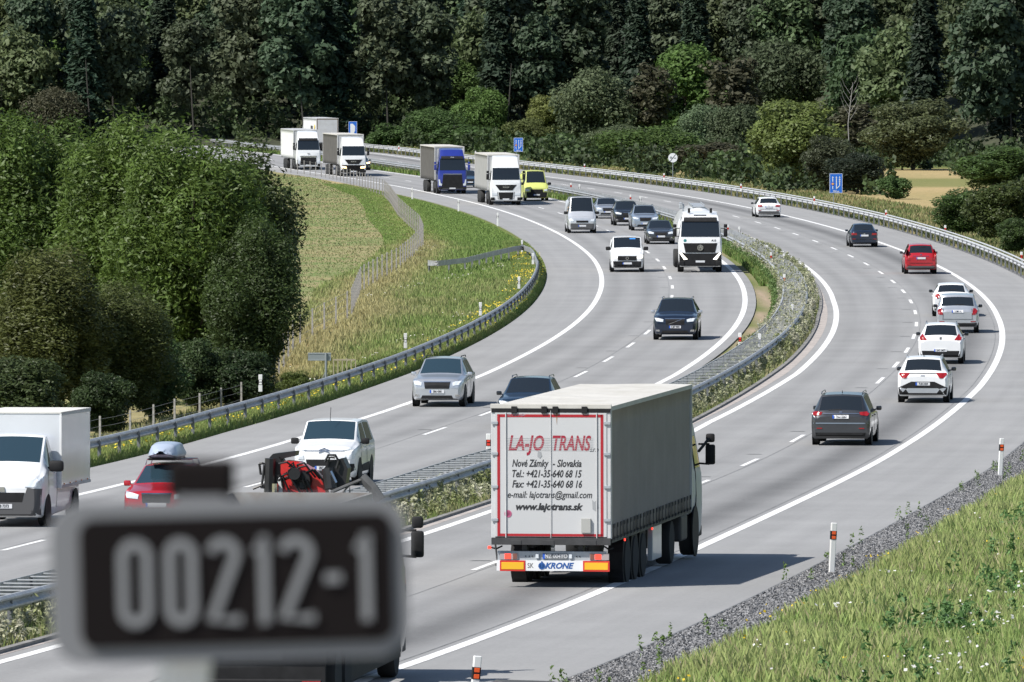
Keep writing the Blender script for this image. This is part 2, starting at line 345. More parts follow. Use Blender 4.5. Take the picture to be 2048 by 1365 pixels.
strip('gravel_strip', 240, 560, R4, lambda y: R4(y) + .5, -.018, GRAV, 2, 1)
strip('tar_seam', 45, 200, lambda y: R4(y) - .01, lambda y: R4(y) + .05 + .02 * np.sin(y * 5), .004, SEAM, .5)

# ---------------------------------------------------------------- guardrails
ZINC = mat('galvanised_steel', (.50, .51, .52), .5, .25, noise=[(1.3, .15), (8, .12)])
ZINC2 = mat('weathered_steel', (.40, .415, .43), .5, .4, noise=[(1.3, .2), (8, .15)], wear=((.22, .17, .12), 3, .3))
POSTM = mat('steel_post', (.22, .23, .24), .55, .5, noise=[(3, .25)])
WB = [(0, .75), (.035, .745), (.08, .70), (.08, .665), (.02, .62), (.0, .60), (.02, .58), (.08, .535), (.08, .50), (.035, .455), (0, .45)]
def rail_mesh(pts, side):                      # pts: Vector list on the ground; W profile swept, bulging to 'side'
    prof = WB + [(-.012, .45), (-.012, .60), (-.012, .75)]
    V = []; n = len(pts); k = len(prof)
    for i, p in enumerate(pts):
        t = (pts[min(i + 1, n - 1)] - pts[max(i - 1, 0)]); t.z = 0; t.normalize(); nn = Vector((t.y, -t.x, 0)) * side
        for d, z in prof: V.append(p + nn * d + Vector((0, 0, z)))
    F = [(i * k + j, i * k + (j + 1) % k, (i + 1) * k + (j + 1) % k, (i + 1) * k + j) for i in range(n - 1) for j in range(k)]
    return np_mesh('rail', [tuple(v) for v in V], F)
def path(ya, yb, lat, step):
    Y = np.arange(ya * K, yb * K, step); x, y = P(Y, lat(Y)); return [Vector((a, b, float(zr(b)))) for a, b in zip(x, y)]
def post_mesh(h=.74, w=.1, d=.06): return MB().box((0, 0, h / 2 - .05), (d, w, h + .1)).mesh('post')
PM = post_mesh()
def posts(parent, pts, spacing, me, m, name='post', lim=100, side=0, ahead=None):
    acc = 0; out = []
    for a, b in zip(pts[:-1], pts[1:]):
        L_ = (b - a).length
        while acc < L_:
            p = a.lerp(b, acc / L_); ang = math.atan2((b - a).y, (b - a).x); out.append((p, ang)); acc += spacing
        acc -= L_
    me.materials.clear(); me.materials.append(m)
    out.sort(key=lambda q: q[0].y)
    for p, ang in out[:lim]:
        o = bpy.data.objects.new(name, me); COL.objects.link(o); o.parent = parent; o.location = p - Vector((-math.sin(ang), math.cos(ang), 0)) * side - parent.location; o.rotation_euler = (0, 0, ang)
    if out[lim:]:
        bm = bmesh.new()
        for p, ang in out[lim:]:
            n0 = len(bm.verts); bm.from_mesh(me); bm.verts.ensure_lookup_table(); R = Matrix.Translation(p - Vector((-math.sin(ang), math.cos(ang), 0)) * side - parent.location) @ Matrix.Rotation(ang, 4, 'Z')
            for v in list(bm.verts)[n0:]: v.co = R @ v.co
        m2 = bpy.data.meshes.new(name + '_row'); bm.to_mesh(m2); bm.free(); o = link(name + '_row', m2, m, parent); o['kind'] = 'stuff'
def guardrail(name, label, pts, side, spacing, m, group=None, handrail=False):
    r = empty(name, pts[0]); tag(r, label, 'guardrail', group)
    me = rail_mesh([p - pts[0] for p in pts], side); link('rail', me, m, r)
    posts(r, pts, spacing, post_mesh(.7), POSTM, side=side * .08)
    return r
gr1 = guardrail('guardrail', 'long steel guardrail along the outer edge of the right carriageway, trees behind it', path(212, 620, RT, 2), -1, 4.0, ZINC)
# second beam of the outer rail (a tube on top)
tp = [p - gr1.location + Vector((0, 0, .83)) for p in path(212, 620, lambda y: RT(y) + .12, 3)]
MB().tube(tp, .05, 6).build('top_tube', ZINC, gr1)
lpts = path(100, 262, LR, 2); flare = [back(x, y, dz, True) - Vector((0, 0, dz)) for x, y, dz in ((1060, 495.6, .75), (1046.7, 490.7, .75), (1029.6, 493, .75), (988, 503, .72), (932, 521, .6), (876, 536, .35), (856, 544, .1))]
lp = lpts + [back(1071, 516, .75) - Vector((0, 0, .75)), back(1066, 502, .75) - Vector((0, 0, .75))]
r = guardrail('guardrail', 'guardrail curving along the grassy left shoulder and bending off down the bank', lp + flare, 1, 4.0, ZINC2)
mid = empty('median_guardrail', path(70, 75, M1, 2)[0]); strip('median_dark_strip', 60, 420, lambda y: M1(y) + .05, lambda y: M2(y) - .05, -.01, mat('dark_strip', (.07, .065, .05), .95, noise=[(2, .4)]), 3); tag(mid, 'double median guardrail joined by a ladder of crossbars, sunk in weeds', 'guardrail')  # very dark strip on the ground between the median rails, beneath the crossbars
pa, pb = path(66, 620, M1, 2), path(66, 620, M2, 2); o0 = mid.location
link('rail', rail_mesh([p - o0 for p in pa], -1), ZINC2, mid); link('rail', rail_mesh([p - o0 for p in pb], 1), ZINC2, mid)
posts(mid, pa, 4.0, post_mesh(.7), POSTM, lim=60); posts(mid, pb, 4.0, post_mesh(.7), POSTM, lim=60)
cb = MB().box((0, .55, .72), (.07, 1.1, .02)).mesh('crossbar')
pc = path(66, 620, lambda y: M1(y), 2); posts(mid, [Vector((p.x, p.y, p.z)) for p in pb], 1.45, cb, ZINC, 'crossbar', 100)

# ---------------------------------------------------------------- wire fence
WOOD = mat('grey_wood', (.30, .29, .275), .9, noise=[(5, .35)]); WIRE = mat('fence_wire', (.3, .3, .3), .5, .6)
fp = [Vector((p.x, p.y, float(zg(p.x, p.y)) - .05)) for p in fence_pts]
fn = empty('wire_fence', fp[0]); tag(fn, 'wire fence on grey wooden posts between the field and the road bank', 'fence')
posts(fn, fp, 5.0, MB().box((0, 0, .7), (.085, .085, 1.45), taper=(.8, .8)).mesh('post'), WOOD, lim=100)
mw = MB()
dense = []
for a, b in zip(fp[:-1], fp[1:]):
    k = max(1, int((b - a).length / 3)); dense += [a.lerp(b, i / k) for i in range(k)]
dense.append(fp[-1]); dense = [Vector((p.x, p.y, float(zg(p.x, p.y)) - .05)) for p in dense]
for h in (.15, .45, .75, 1.05, 1.32): mw.tube([p - fp[0] + Vector((0, 0, h)) for p in dense], .006, 3, False)
mw.build('wire_mesh', WIRE, fn)
# ---------------------------------------------------------------- vehicle building
GLASS = mat('dark_glass', (.012, .016, .02), .06, spec=.6, coat=.3)
GLASS2 = mat('blue_glass', (.02, .04, .055), .06, spec=.6, coat=.3)
TYRE = mat('tyre_rubber', (.018, .018, .018), .85); RIMM = mat('alloy', (.45, .46, .47), .35, .8); BLACKP = mat('black_plastic', (.014, .014, .015), .65, spec=.25, noise=[(4, .3)])
DGREY = mat('dark_grey_plastic', (.07, .07, .073), .6); CHROME = mat('chrome', (.6, .6, .6), .15, 1); LENS = mat('lamp_lens', (.62, .66, .7), .12, coat=.6)
LIT = mat('lit_lamp', (1, .95, .85), .2, emit=((1, .92, .78), 2.2)); LITO = mat('lit_lamp_amber', (1, .7, .4), .2, emit=((1, .62, .28), 3.0)); REDL = mat('red_lens', (.26, .008, .01), .18, coat=.6); REDLIT = mat('red_lamp_lit', (.8, .02, .01), .2, emit=((1, .05, .03), 1.6))
PLATE = mat('plate_white', (.62, .63, .65), .5); PBLUE = mat('plate_blue', (.02, .10, .5), .5); INK = mat('black_ink', (.02, .02, .022), .6); SEAT = mat('seat_cloth', (.035, .035, .04), .9)
WHITE = mat('white_paint', (.72, .73, .74), .3, coat=.5, noise=[(2, .04)]); WHITE2 = mat('dirty_white_paint', (.52, .525, .53), .5, coat=.1, noise=[(1.2, .06)], wear=((.38, .36, .33), 2.2, .35))
def paint(n, c, metal=.5, rough=.28): return mat(n, c, rough, metal, coat=.8, noise=[(3, .05)])
SILVER = paint('silver_paint', (.50, .52, .55), .6); SILVB = paint('grey_blue_paint', (.22, .27, .33), .5); NAVY = paint('navy_paint', (.012, .022, .045), .4); BLACKC = paint('black_paint', (.012, .013, .016), .3)
GRAPH = paint('graphite_paint', (.055, .058, .064), .5); REDP = paint('red_paint', (.42, .012, .022), .2); BLUEP = paint('blue_truck_paint', (.02, .035, .25), .15); YELP = mat('yellow_paint', (.52, .56, .16), .4, coat=.3); DBLUE = paint('dark_blue_paint', (.018, .04, .075), .5)
CURTD = mat('dark_curtain', (.085, .08, .074), .75, noise=[(1.4, .08)], wear=((.16, .15, .13), 1.5, .3)); CURTG = mat('grey_curtain', (.30, .30, .29), .75, noise=[(1.4, .07)])
CURT = mat('dusty_grey_curtain', (.235, .212, .20), .8, noise=[(.9, .08), (22, .05)], bump=(2.2, .25, .03)); ROOFM = mat('roof_tarp', (.50, .485, .45), .8, noise=[(1, .05), (7, .04)], wear=((.36, .34, .29), 1.4, .5)); FRAMEM = mat('trailer_frame', (.05, .05, .052), .6, .3, noise=[(4, .3)]); GALV = mat('galvanised_bar', (.42, .45, .48), .5, .4, noise=[(5, .2)], wear=((.25, .24, .22), 5, .5))

def place(px, py, L, head=None, lat=None, fwd=1, yaw=0):
    """ground spot under the end of the vehicle nearest the camera -> matrix of its centre; fwd -1 comes towards us"""
    p = back(px, py); Y0 = p.y
    l = float(lateral(p.x, p.y)) if lat is None else lat
    y = Y0 + L / 2 * .98; x, yy = P(np.array([y]), np.array([l])); x, yy = float(x[0]), float(yy[0])
    if lat is None:                            # keep the near end exactly on its spot
        d = float(dref(Y0 + L / 2)); n = math.hypot(1, d); h = math.atan2(1, d) if head is None else head
        x = p.x + math.cos(h) * L / 2; yy = p.y + math.sin(h) * L / 2
    else:
        d = float(dref(yy)); h = math.atan2(1, d) if head is None else head
    h += yaw
    sl = (float(zr(yy + 1)) - float(zr(yy - 1))) / 2
    t = Vector((math.cos(h), math.sin(h), sl * math.sin(h))).normalized() * fwd
    up = Vector((0, -sl, 1)).normalized(); left = up.cross(t).normalized(); up = t.cross(left)
    M = Matrix((t, left, up)).transposed().to_4x4(); M.translation = Vector((x, yy, float(zr(yy)) + .006)); return M
def root(name, label, cat, M, group=None):
    e = empty(name, M.to_translation(), M.to_euler()); tag(e, label, cat, group); return e

NR = [('b', 0), ('b', .5), ('b', .93)]
def loft(keys, n=46, ends=(True, True), extra=()):
    """keys: dict of x-sorted tables x->(zb, zt, belt, wb, wt, w); returns verts grid for stations along x (front is +x)"""
    X = sorted(set(np.round(np.linspace(keys['x'][0], keys['x'][-1], n), 4)) | set(np.round(keys['x'], 4)) | set(np.round(extra, 4)))
    X = [x for i, x in enumerate(X) if i == 0 or x - X[i - 1] > .008 or x in np.round(keys['x'], 4)]
    X = np.array(X); f = lambda k: np.interp(X, keys['x'], keys[k]); zb, zt, belt, w, wt = f('zb'), f('zt'), f('belt'), f('w'), f('wt')
    wl = w * .96
    rows = []
    for i in range(len(X)):
        b = min(belt[i], zt[i] - .05); zm = (zb[i] + b) / 2; a = (w[i], b); c = (wt[i], zt[i] - .045)
        half = [(0, zb[i]), (wl[i] * .5, zb[i]), (wl[i] * .94, zb[i]), (wl[i], zb[i] + .06), (w[i] * .992, zb[i] * .4 + zm * .6), (w[i], zm), (w[i] * .998, (zm + b) / 2), (w[i] * .985, b - .02)]
        for t in (.05, .35, .65, .93): half.append((a[0] * (1 - t) * .975 + c[0] * t + a[0] * 0, a[1] * (1 - t) + c[1] * t))
        half += [(wt[i] - .012, zt[i] - .03), (wt[i] - .06, zt[i] - .004), (wt[i] * .6, zt[i] + .014), (wt[i] * .3, zt[i] + .024), (0, zt[i] + .028)]
        ring = [(X[i], -y, z) for y, z in half] + [(X[i], y, z) for y, z in half[-2:0:-1]]
        rows.append(ring)
    return X, np.array(rows)
NH = 17
def body_parts(r, keys, m, side_rng, ws, rw, glass=GLASS, name='body', n=46, pillars=(), rwm=None):
    """split one lofted shell into body, windscreen, rear_window, side_window"""
    extra = list(ws or ()) + list(rw or ()) + [v for q in side_rng for v in q]
    X, V = loft(keys, n, extra=extra); nx, nr, _ = V.shape
    P_ = V.reshape(-1, 3); sets = {'b': [], 'w': [], 'r': [], 's': []}
    for i in range(nx - 1):
        xm = (X[i] + X[i + 1]) / 2
        for j in range(nr):
            f = (i * nr + j, (i + 1) * nr + j, (i + 1) * nr + (j + 1) % nr, i * nr + (j + 1) % nr)
            jj = j if j < NH - 1 else nr - 1 - j; k = 'b'
            if 8 <= jj <= 10 and any(a <= xm <= b for a, b in side_rng): k = 's'
            if jj >= 13 and ws and ws[0] <= xm <= ws[1]: k = 'w'
            if jj >= 13 and rw and rw[0] <= xm <= rw[1]: k = 'r'
            sets[k].append(f)
    for i, rev in ((0, 0), (nx - 1, 1)):       # end caps
        for j in range(NH - 1):
            a, b = i * nr + j, i * nr + j + 1; c, d = i * nr + (nr - j) % nr, i * nr + (nr - j - 1) % nr
            if j == NH - 2: d = b
            f = [a, b, d, c] if j else [a, b, d, d]
            sets['b'].append(tuple(f[::-1] if rev else f))
    bvh = BVHTree.FromPolygons([tuple(v) for v in P_], [tuple(dict.fromkeys(f)) for k in sets for f in sets[k]])
    out = {}
    for k, nm, mm in (('b', name, m), ('w', 'windscreen', glass), ('r', 'rear_window', rwm or glass), ('s', 'side_window', glass)):
        groups = [sets[k]] if k != 's' else [[f for f in sets[k] if P_[f[0]][1] < 0], [f for f in sets[k] if P_[f[0]][1] > 0]]
        for g in groups:
            if not g: continue
            bm = bmesh.new(); mp = {}
            for f in g:
                vs = []
                for v in f:
                    if v not in mp: mp[v] = bm.verts.new(P_[v])
                    if mp[v] not in vs: vs.append(mp[v])
                if len(vs) > 2:
                    try: bm.faces.new(vs)
                    except ValueError: pass
            bmesh.ops.remove_doubles(bm, verts=bm.verts, dist=.0004); bmesh.ops.recalc_face_normals(bm, faces=bm.faces)
            if k != 'b':                       # glass is turned outwards by hand
                c = Vector((0, 0, .9))
                for f in bm.faces:
                    if (f.calc_center_median() - c).dot(f.normal) < 0: f.normal_flip()
            me = bpy.data.meshes.new(nm); bm.to_mesh(me); bm.free(); me.polygons.foreach_set('use_smooth', np.ones(len(me.polygons), bool)); me.set_sharp_from_angle(angle=math.radians(32))
            out[k] = link(nm, me, mm, r)
    return out, bvh
def patch(name, poly, bvh, side, m, parent, off=.012, mirror=False, cuts=2, depth=.03):
    """a plate cut to the outline poly (y,z / x,z / x,y) pressed on the shell and standing off it a little"""
    res = []; wd_ = max(p[0] for p in poly) - min(p[0] for p in poly); cuts = cuts and (15 if wd_ > .7 else 7 if wd_ > .3 else 3); off = max(off, .016) if cuts else off
    for s in ((1, -1) if mirror else (1,)):
        pts = []
        for a, b in poly:
            pts.append({'front': Vector((0, a * s, b)), 'rear': Vector((0, a * s, b)), 'left': Vector((a, 0, b)), 'right': Vector((a, 0, b)), 'top': Vector((a, b * s, 0))}[side])
        D = {'front': Vector((-1, 0, 0)), 'rear': Vector((1, 0, 0)), 'left': Vector((0, -1, 0)), 'right': Vector((0, 1, 0)), 'top': Vector((0, 0, -1))}[side]
        bm = bmesh.new(); f = bm.faces.new([bm.verts.new(p) for p in pts]); bmesh.ops.triangulate(bm, faces=[f])
        if cuts: bmesh.ops.subdivide_edges(bm, edges=bm.edges, cuts=cuts, use_grid_fill=True)
        vs = list(bm.verts); fs = list(bm.faces); be = [e for e in bm.edges if len(e.link_faces) == 1]
        for v in vs:
            h = bvh.ray_cast(v.co - D * 20, D)
            if h[0] is None:
                q = bvh.find_nearest(v.co + (-D) * 3); h = (q[0],)
                v.co = v.co + D * ((Vector(h[0]) - v.co).dot(D))
            else: v.co = h[0]
            v.co -= D * off
        mp = {v: bm.verts.new(v.co + D * depth) for v in {v for e in be for v in e.verts}}
        for e in be:
            a, b = e.verts; bm.faces.new((a, b, mp[b], mp[a]))
        bmesh.ops.recalc_face_normals(bm, faces=bm.faces)
        c = sum((f.normal.dot(D) * f.calc_area() for f in fs), 0)
        if c > 0: bmesh.ops.reverse_faces(bm, faces=bm.faces)
        me = bpy.data.meshes.new(name); bm.to_mesh(me); bm.free(); res.append(link(name, me, m, parent))
    return res
_wheel = {}
def wheel(parent, x, y, rad, wid, side, truck=False, steer=0):
    k = (round(rad, 3), round(wid, 3), truck)
    if k not in _wheel:
        t = MB().lathe([(rad * .6, -wid / 2), (rad * .93, -wid / 2), (rad, -wid * .36), (rad, wid * .36), (rad * .93, wid / 2), (rad * .6, wid / 2)], 'y', 24).mesh('tyre', True, 40)
        rm = MB().lathe([(rad * .63, -wid * .4), (rad * .63, wid * .46), (rad * .56, wid * .47), (rad * .5, wid * .3), (rad * .2, wid * .34), (rad * .16, wid * .42), (.01, wid * .42)], 'y', 20)
        if not truck:
            for q in range(5):
                a = q * 2 * math.pi / 5; rm.box((math.cos(a) * rad * .36, wid * .38, math.sin(a) * rad * .36), (rad * .42, .02, rad * .14), rot=None)
        _wheel[k] = (t, rm.mesh('rim', True, 30))
    t, rm = _wheel[k]
    o = link('wheel', t, None, parent)
    if not t.materials: t.materials.append(TYRE)
    o.location = (x, y, rad); o.rotation_euler = (0, 0, (0 if side > 0 else math.pi) + steer)
    q = link('rim', rm, None, o)
    if not rm.materials: rm.materials.append(RIMM)
    return o
def mirror_(parent, x, y, z, m, s=1.0, truck=False):
    for sy in (1, -1):
        b = MB()
        if truck:
            b.box((x, sy * (y + .22), z), (.14, .22, .46), .04); b.box((x, sy * (y + .22), z + .38), (.13, .2, .2), .04); b.tube([(x - .05, sy * (y - .05), z + .24), (x, sy * (y + .2), z + .24)], .025); b.tube([(x - .05, sy * (y - .05), z - .2), (x, sy * (y + .2), z - .22)], .025)
        else:
            b.box((x, sy * (y + .09 * s), z), (.10 * s, .18 * s, .14 * s), .035 * s); b.box((x + .02, sy * (y), z - .04), (.06, .12, .04), .01)
        b.build('mirror', m, parent, True)
def plate(bvh, side, z, parent, txt=None, y=0, m=None, w=.52, blue=True):
    o = patch('number_plate', [(-w / 2 + y, z - .055), (w / 2 + y, z - .055), (w / 2 + y, z + .055), (-w / 2 + y, z + .055)], bvh, side, m or PLATE, parent, .03, cuts=0, depth=.05)[0]
    xx = np.mean([v.co.x for v in o.data.vertices][:4]); sg = 1 if side == 'front' else -1; xo = (max if sg > 0 else min)(v.co.x for v in o.data.vertices)
    if blue:
        ly = (-1 if side == 'front' else 1) * (w / 2 - .025) + y
        MB().box((xo + sg * .002, ly, z), (.008, .05, .11)).build('plate_band', PBLUE, o)
    if txt: lettering(txt, .105, INK, o, (xo + sg * .004, y - (.02 if side == 'rear' else -.02), z), side, off=.002, xs=.8, ext=.002)
def scale_y(poly, k): return [(a * k, b) for a, b in poly]

def car(name, label, cat, px, py, st, m, fwd, yaw=0, lat=None, group=None, txt=None, roofm=None):
    L, Wd, H = st['L'], st['W'], st['H']; M = place(px, py, L, fwd=fwd, yaw=yaw, lat=lat); r = root(name, label, cat, M, group); hw = Wd / 2
    hood, cowl, belt, tail = st['hood'], st['cowl'], st['belt'], st['tail']; cd, rd, re, rg = st['cd'], st['rd'], st['re'], st['rg']; tw = st.get('tw', .70)
    d = [0, .05, .16, .45, cd, rd, (rd + L - re) / 2, L - re, L - rg, L - .08, L]
    zt = [hood - .26, hood - .1, hood - .03, hood + .02, cowl, H - .03, H, H - .05, st['rgz'], tail, tail - .08]
    w = [.80, .87, .93, .98, 1, 1, 1, 1, .985, .93, .88]; w = [v * hw for v in w]
    wt = [w[0] - .1, w[1] - .1, w[2] - .1, w[3] - .12, hw * .86, hw * tw + .02, hw * tw, hw * (tw - .01), hw * st.get('rgw', .80), hw * .80, hw * .76]
    zb = [.30, .25, .22, .2, .2, .2, .2, .2, .22, .28, .34]; gr = st.get('lift', 0); zb = [z + gr for z in zb]
    bl = [hood - .3, hood - .16, hood - .1, hood - .04, belt - .03, belt, belt, belt + .02, belt + .03, tail - .06, tail - .14]
    xk = [L / 2 - v for v in d][::-1]; keys = dict(x=np.array(xk), zt=zt[::-1], w=w[::-1], wt=wt[::-1], zb=zb[::-1], belt=bl[::-1]); h2 = L / 2
    side = [(h2 - (cd + rd) / 2 - .95, h2 - cd - .32), (h2 - (L - re) + .12, h2 - (cd + rd) / 2 - 1.03)]
    if st.get('van'): side = [(h2 - rd - .75, h2 - cd - .28)] + ([(h2 - (L - re) + .25, h2 - rd - .9)] if st.get('glazed') else [])
    ws = (h2 - rd + .03, h2 - cd - .05); rw = (h2 - (L - rg) + .04, h2 - (L - re) - .05)
    parts, bvh = body_parts(r, keys, m, side, ws, rw, st.get('glass', GLASS)); b = parts['b']
    rad = st.get('wr', .34); tr = hw - .115; fx, rx = h2 - st.get('fo', .9), -h2 + st.get('ro', .95)
    for x in (fx, rx):
        for s in (1, -1):
            wheel(r, x, s * tr, rad, .225, s)
            MB().lathe([(rad + .075, -.01), (rad + .075, .012), (.03, .012)], 'y', 26, (x, s * (hw - .012), rad + .01)).build('wheel_arch', BLACKP, r)
    mirror_(r, h2 - cd - .38, hw - .02, belt + .07, st.get('mm', m), st.get('ms', 1))
    S1 = lambda p: scale_y(p, hw)
    front = st['front'] if fwd < 0 else []; rear = st['rear'] if fwd > 0 else []
    for (nm, poly, mm, mir, off) in (front if fwd < 0 else rear): patch(nm, S1(poly), bvh, 'front' if fwd < 0 else 'rear', mm, r, off, mir, 2)
    pz = st.get('pzf' if fwd < 0 else 'pzr', .5); plate(bvh, 'front' if fwd < 0 else 'rear', pz, r, txt)
    if st.get('rails'):
        for s in (1, -1):
            pts = [(x, s * (hw * tw - .03), H + dz) for x, dz in ((h2 - rd - .1, .0), (h2 - rd - .25, .055), (-h2 + re + .3, .045), (-h2 + re + .12, -.02))]; MB().tube(pts, .018, 5).build('roof_rail', st['rails'], r)
    if st.get('ant'): MB().box((-h2 + re + .25, 0, H + .05), (.14, .03, .09), .01, taper=(.3, .5)).build('antenna', st['ant'], r)
    for nm, poly, mm in st.get('skirt', []):
        for sd_ in ('left', 'right'): patch(nm, poly, bvh, sd_, mm, r, .006, cuts=3)
    # door seams
    for sd_ in ('left', 'right'):
        for xx in (h2 - (cd + rd) / 2 - .99, h2 - cd - .12): patch('door_seam', [(xx - .006, .42), (xx + .006, .42), (xx + .006, belt - .06), (xx - .006, belt - .06)], bvh, sd_, BLACKP, b, .003, cuts=1, depth=.006)
        for xx in (h2 - (cd + rd) / 2 - .8, h2 - (cd + rd) / 2 - 1.85): patch('door_handle', [(xx, belt - .13), (xx + .2, belt - .13), (xx + .2, belt - .09), (xx, belt - .09)], bvh, sd_, m if m is not WHITE else WHITE, b, .03, cuts=0, depth=.035)
    return r, parts, bvh
def quad(y0, z0, y1, z1): return [(y0, z0), (y1, z0), (y1, z1), (y0, z1)]
def suv_front(gz0, gz1, gw, lens=LENS, chrome=CHROME, bump=None, slim=False):
    f = [('grille', [(-gw, gz1), (-gw * .92, gz0), (gw * .92, gz0), (gw, gz1)], BLACKP, False, .014), ('grille_trim', [(-gw * 1.04, gz1 + .025), (-gw, gz1 - .005), (gw, gz1 - .005), (gw * 1.04, gz1 + .025)], chrome, False, .016),
         ('headlight', [(gw + .08, gz1 - .02), (gw + .1, gz1 - .13), (.84, gz1 - .10), (.93, gz1 + .05), (.7, gz1 + .03)], lens, True, .012), ('air_intake', [(-.62, .30), (.62, .30), (.56, .42), (-.56, .42)], BLACKP, False, .012),
         ('fog_lamp', [(.68, .38), (.86, .38), (.86, .46), (.70, .46)], chrome, True, .014)]
    return f
def rear_set(zl, h, win=None, shape='tall', bz=.62, bumper=DGREY, lamp=REDL, inner=None):
    p = {'tall': [(.68, zl - h), (.90, zl - h * .9), (.95, zl + h * .2), (.84, zl + h * .9), (.74, zl + h * .9)], 'wide': [(.52, zl - h * .5), (.92, zl - h * .5), (.95, zl + h * .4), (.55, zl + h * .4)], 'round': [(.74 + .13 * math.cos(a * math.pi / 5), zl + .12 * math.sin(a * math.pi / 5)) for a in range(10)]}[shape]
    f = [('tail_light', p, lamp, True, .016), ('lower_bumper', [(-.9, .28), (.9, .28), (.92, .46), (-.92, .46)], bumper, False, .012), ('tailgate_seam', [(-.72, bz), (.72, bz), (.72, bz + .012), (-.72, bz + .012)], BLACKP, False, .004), ('badge', [(-.05, zl - .03), (.05, zl - .03), (.05, zl + .03), (-.05, zl + .03)], CHROME, False, .012),
         ('rear_wiper', [(-.3, zl + h * .6 + .2), (.1, zl + h * .6 + .19), (.1, zl + h * .6 + .21), (-.3, zl + h * .6 + .215)], BLACKP, False, .01), ('reflector', [(.62, .50), (.86, .50), (.86, .54), (.62, .54)], REDL, True, .012)]
    return f
SUV = dict(L=4.65, W=1.90, H=1.70, hood=1.02, cowl=1.13, belt=1.07, tail=1.02, cd=1.25, rd=2.15, re=.62, rg=.16, rgz=1.13, tw=.70, wr=.36, lift=.03)
def S_(base=SUV, **k): d = dict(base); d.update(k); return d
WAG = S_(L=4.7, W=1.83, H=1.48, hood=.86, cowl=.98, belt=.93, tail=.92, cd=1.35, rd=2.3, re=.6, rg=.15, rgz=1.0, tw=.68, wr=.325, lift=-.03)
SED = S_(WAG, L=4.55, W=1.78, H=1.46, re=1.25, rg=.55, rgz=1.02, tail=1.0, rgw=.74)
MPV = S_(L=4.8, W=1.92, H=1.66, hood=.95, cowl=1.1, belt=1.03, tail=1.0, cd=1.1, rd=2.2, re=.62, rg=.13, rgz=1.08, tw=.72, wr=.35, lift=0)
# --- oncoming cars
car('suv', 'silver SUV with a black grille, oncoming alone beside the left solid line', 'car', 874, 815, S_(front=suv_front(.66, .90, .50), rails=BLACKP, mm=SILVER, pzf=.56, glass=GLASS2), SILVER, -1, txt='5B6 4381')
r, _, bv = car('suv', 'dark blue SUV whose lower half hides behind the big trailer roof', 'car', 1048, 858, S_(front=suv_front(.66, .90, .42), rails=BLACKC, mm=BLACKC, H=1.66), DBLUE, -1)
r, _, bv = car('suv', 'very dark navy SUV with bright headlights and one white mirror, alone in mid curve', 'car', 1350, 681, S_(L=4.95, W=1.96, H=1.76, hood=1.08, cowl=1.18, belt=1.13, wr=.375, front=suv_front(.68, .93, .44, LENS), rails=CHROME, mm=SILVER, pzf=.58), NAVY, -1, txt='E J87 9MN')
patch('badge_bar', [(-.30, .70), (-.26, .70), (.30, .91), (.26, .91)], bv, 'front', CHROME, r, .02)
MB().lathe([(.10, -.02), (.10, .02), (.065, .02), (.065, -.02)], 'x', 18, (2.45, 0, .81)).build('badge', CHROME, r)
DARKF = suv_front(.55, .78, .42)
car('estate_car', 'black estate car with round bright headlamps just left of the tanker', 'car', 1322, 489, S_(WAG, front=DARKF, mm=BLACKC, pzf=.5), GRAPH, -1)
car('suv', 'light grey blue SUV in the oncoming queue behind the black estate', 'car', 1291, 462, S_(front=suv_front(.66, .9, .42), rails=CHROME, mm=SILVB), paint('pale_blue_paint', (.36, .42, .50), .6), -1)
car('suv', 'black SUV third from the front of the oncoming queue left of the tanker', 'car', 1255, 452, S_(H=1.69, front=suv_front(.66, .92, .36), mm=BLACKC), BLACKC, -1)
car('estate_car', 'silver white estate car at the tail of the queue beside the silver van', 'car', 1216, 438, S_(WAG, front=DARKF, mm=SILVER), SILVER, -1)
car('estate_car', 'blue car glimpsed between the blue lorry and the white lorry', 'car', 940, 376, S_(WAG, front=DARKF, mm=DBLUE), paint('mid_blue_paint', (.06, .13, .22), .5), -1)
car('hatchback', 'small black car with its lamps lit, peeping out behind the dark curtain lorry', 'car', 724, 341, S_(WAG, L=4.2, front=suv_front(.55, .78, .42, LITO), mm=BLACKC), BLACKC, -1)
# --- departing cars
car('estate_car', 'white estate car driving away alone on the far bend below the yellowish tree', 'car', 1537.7, 435.5, S_(WAG, rear=rear_set(.86, .14, shape='wide'), mm=BLACKC, pzr=.78), WHITE, 1)
car('sedan', 'dark blue saloon driving away beside the solid line on the far bend', 'car', 1728.7, 495, S_(SED, rear=rear_set(.84, .14, shape='wide', bz=.5, bumper=NAVY), mm=NAVY, pzr=.74), NAVY, 1)
car('suv', 'red crossover with tall rear lamps beside the curb line on the far bend', 'car', 1842, 549, S_(L=4.55, W=1.82, H=1.68, rear=rear_set(1.10, .34, lamp=REDL) + [('chrome_strip', quad(-.5, 1.0, .5, 1.03), CHROME, False, .02)], mm=GRAPH, pzr=.90), REDP, 1)
car('suv', 'white crossover with a round rear lamp, behind the silver off-roader', 'car', 1903, 634, S_(L=4.35, W=1.8, H=1.57, rear=rear_set(.98, .16, shape='round'), mm=BLACKC), WHITE, 1)
car('suv', 'boxy silver off-roader with square red rear lamps and dark lower bumper', 'car', 1915, 667, S_(L=4.5, W=1.91, H=1.74, tw=.76, rgw=.84, re=.42, rg=.12, rgz=1.14, rear=rear_set(.98, .16) + [('tailgate_frame', [(-.70, .62), (-.68, .62), (-.66, 1.1), (-.68, 1.1)], DGREY, True, .006)], mm=BLACKC, pzr=.98, wr=.37, lift=.1), SILVER, 1, txt='5U8 7141')
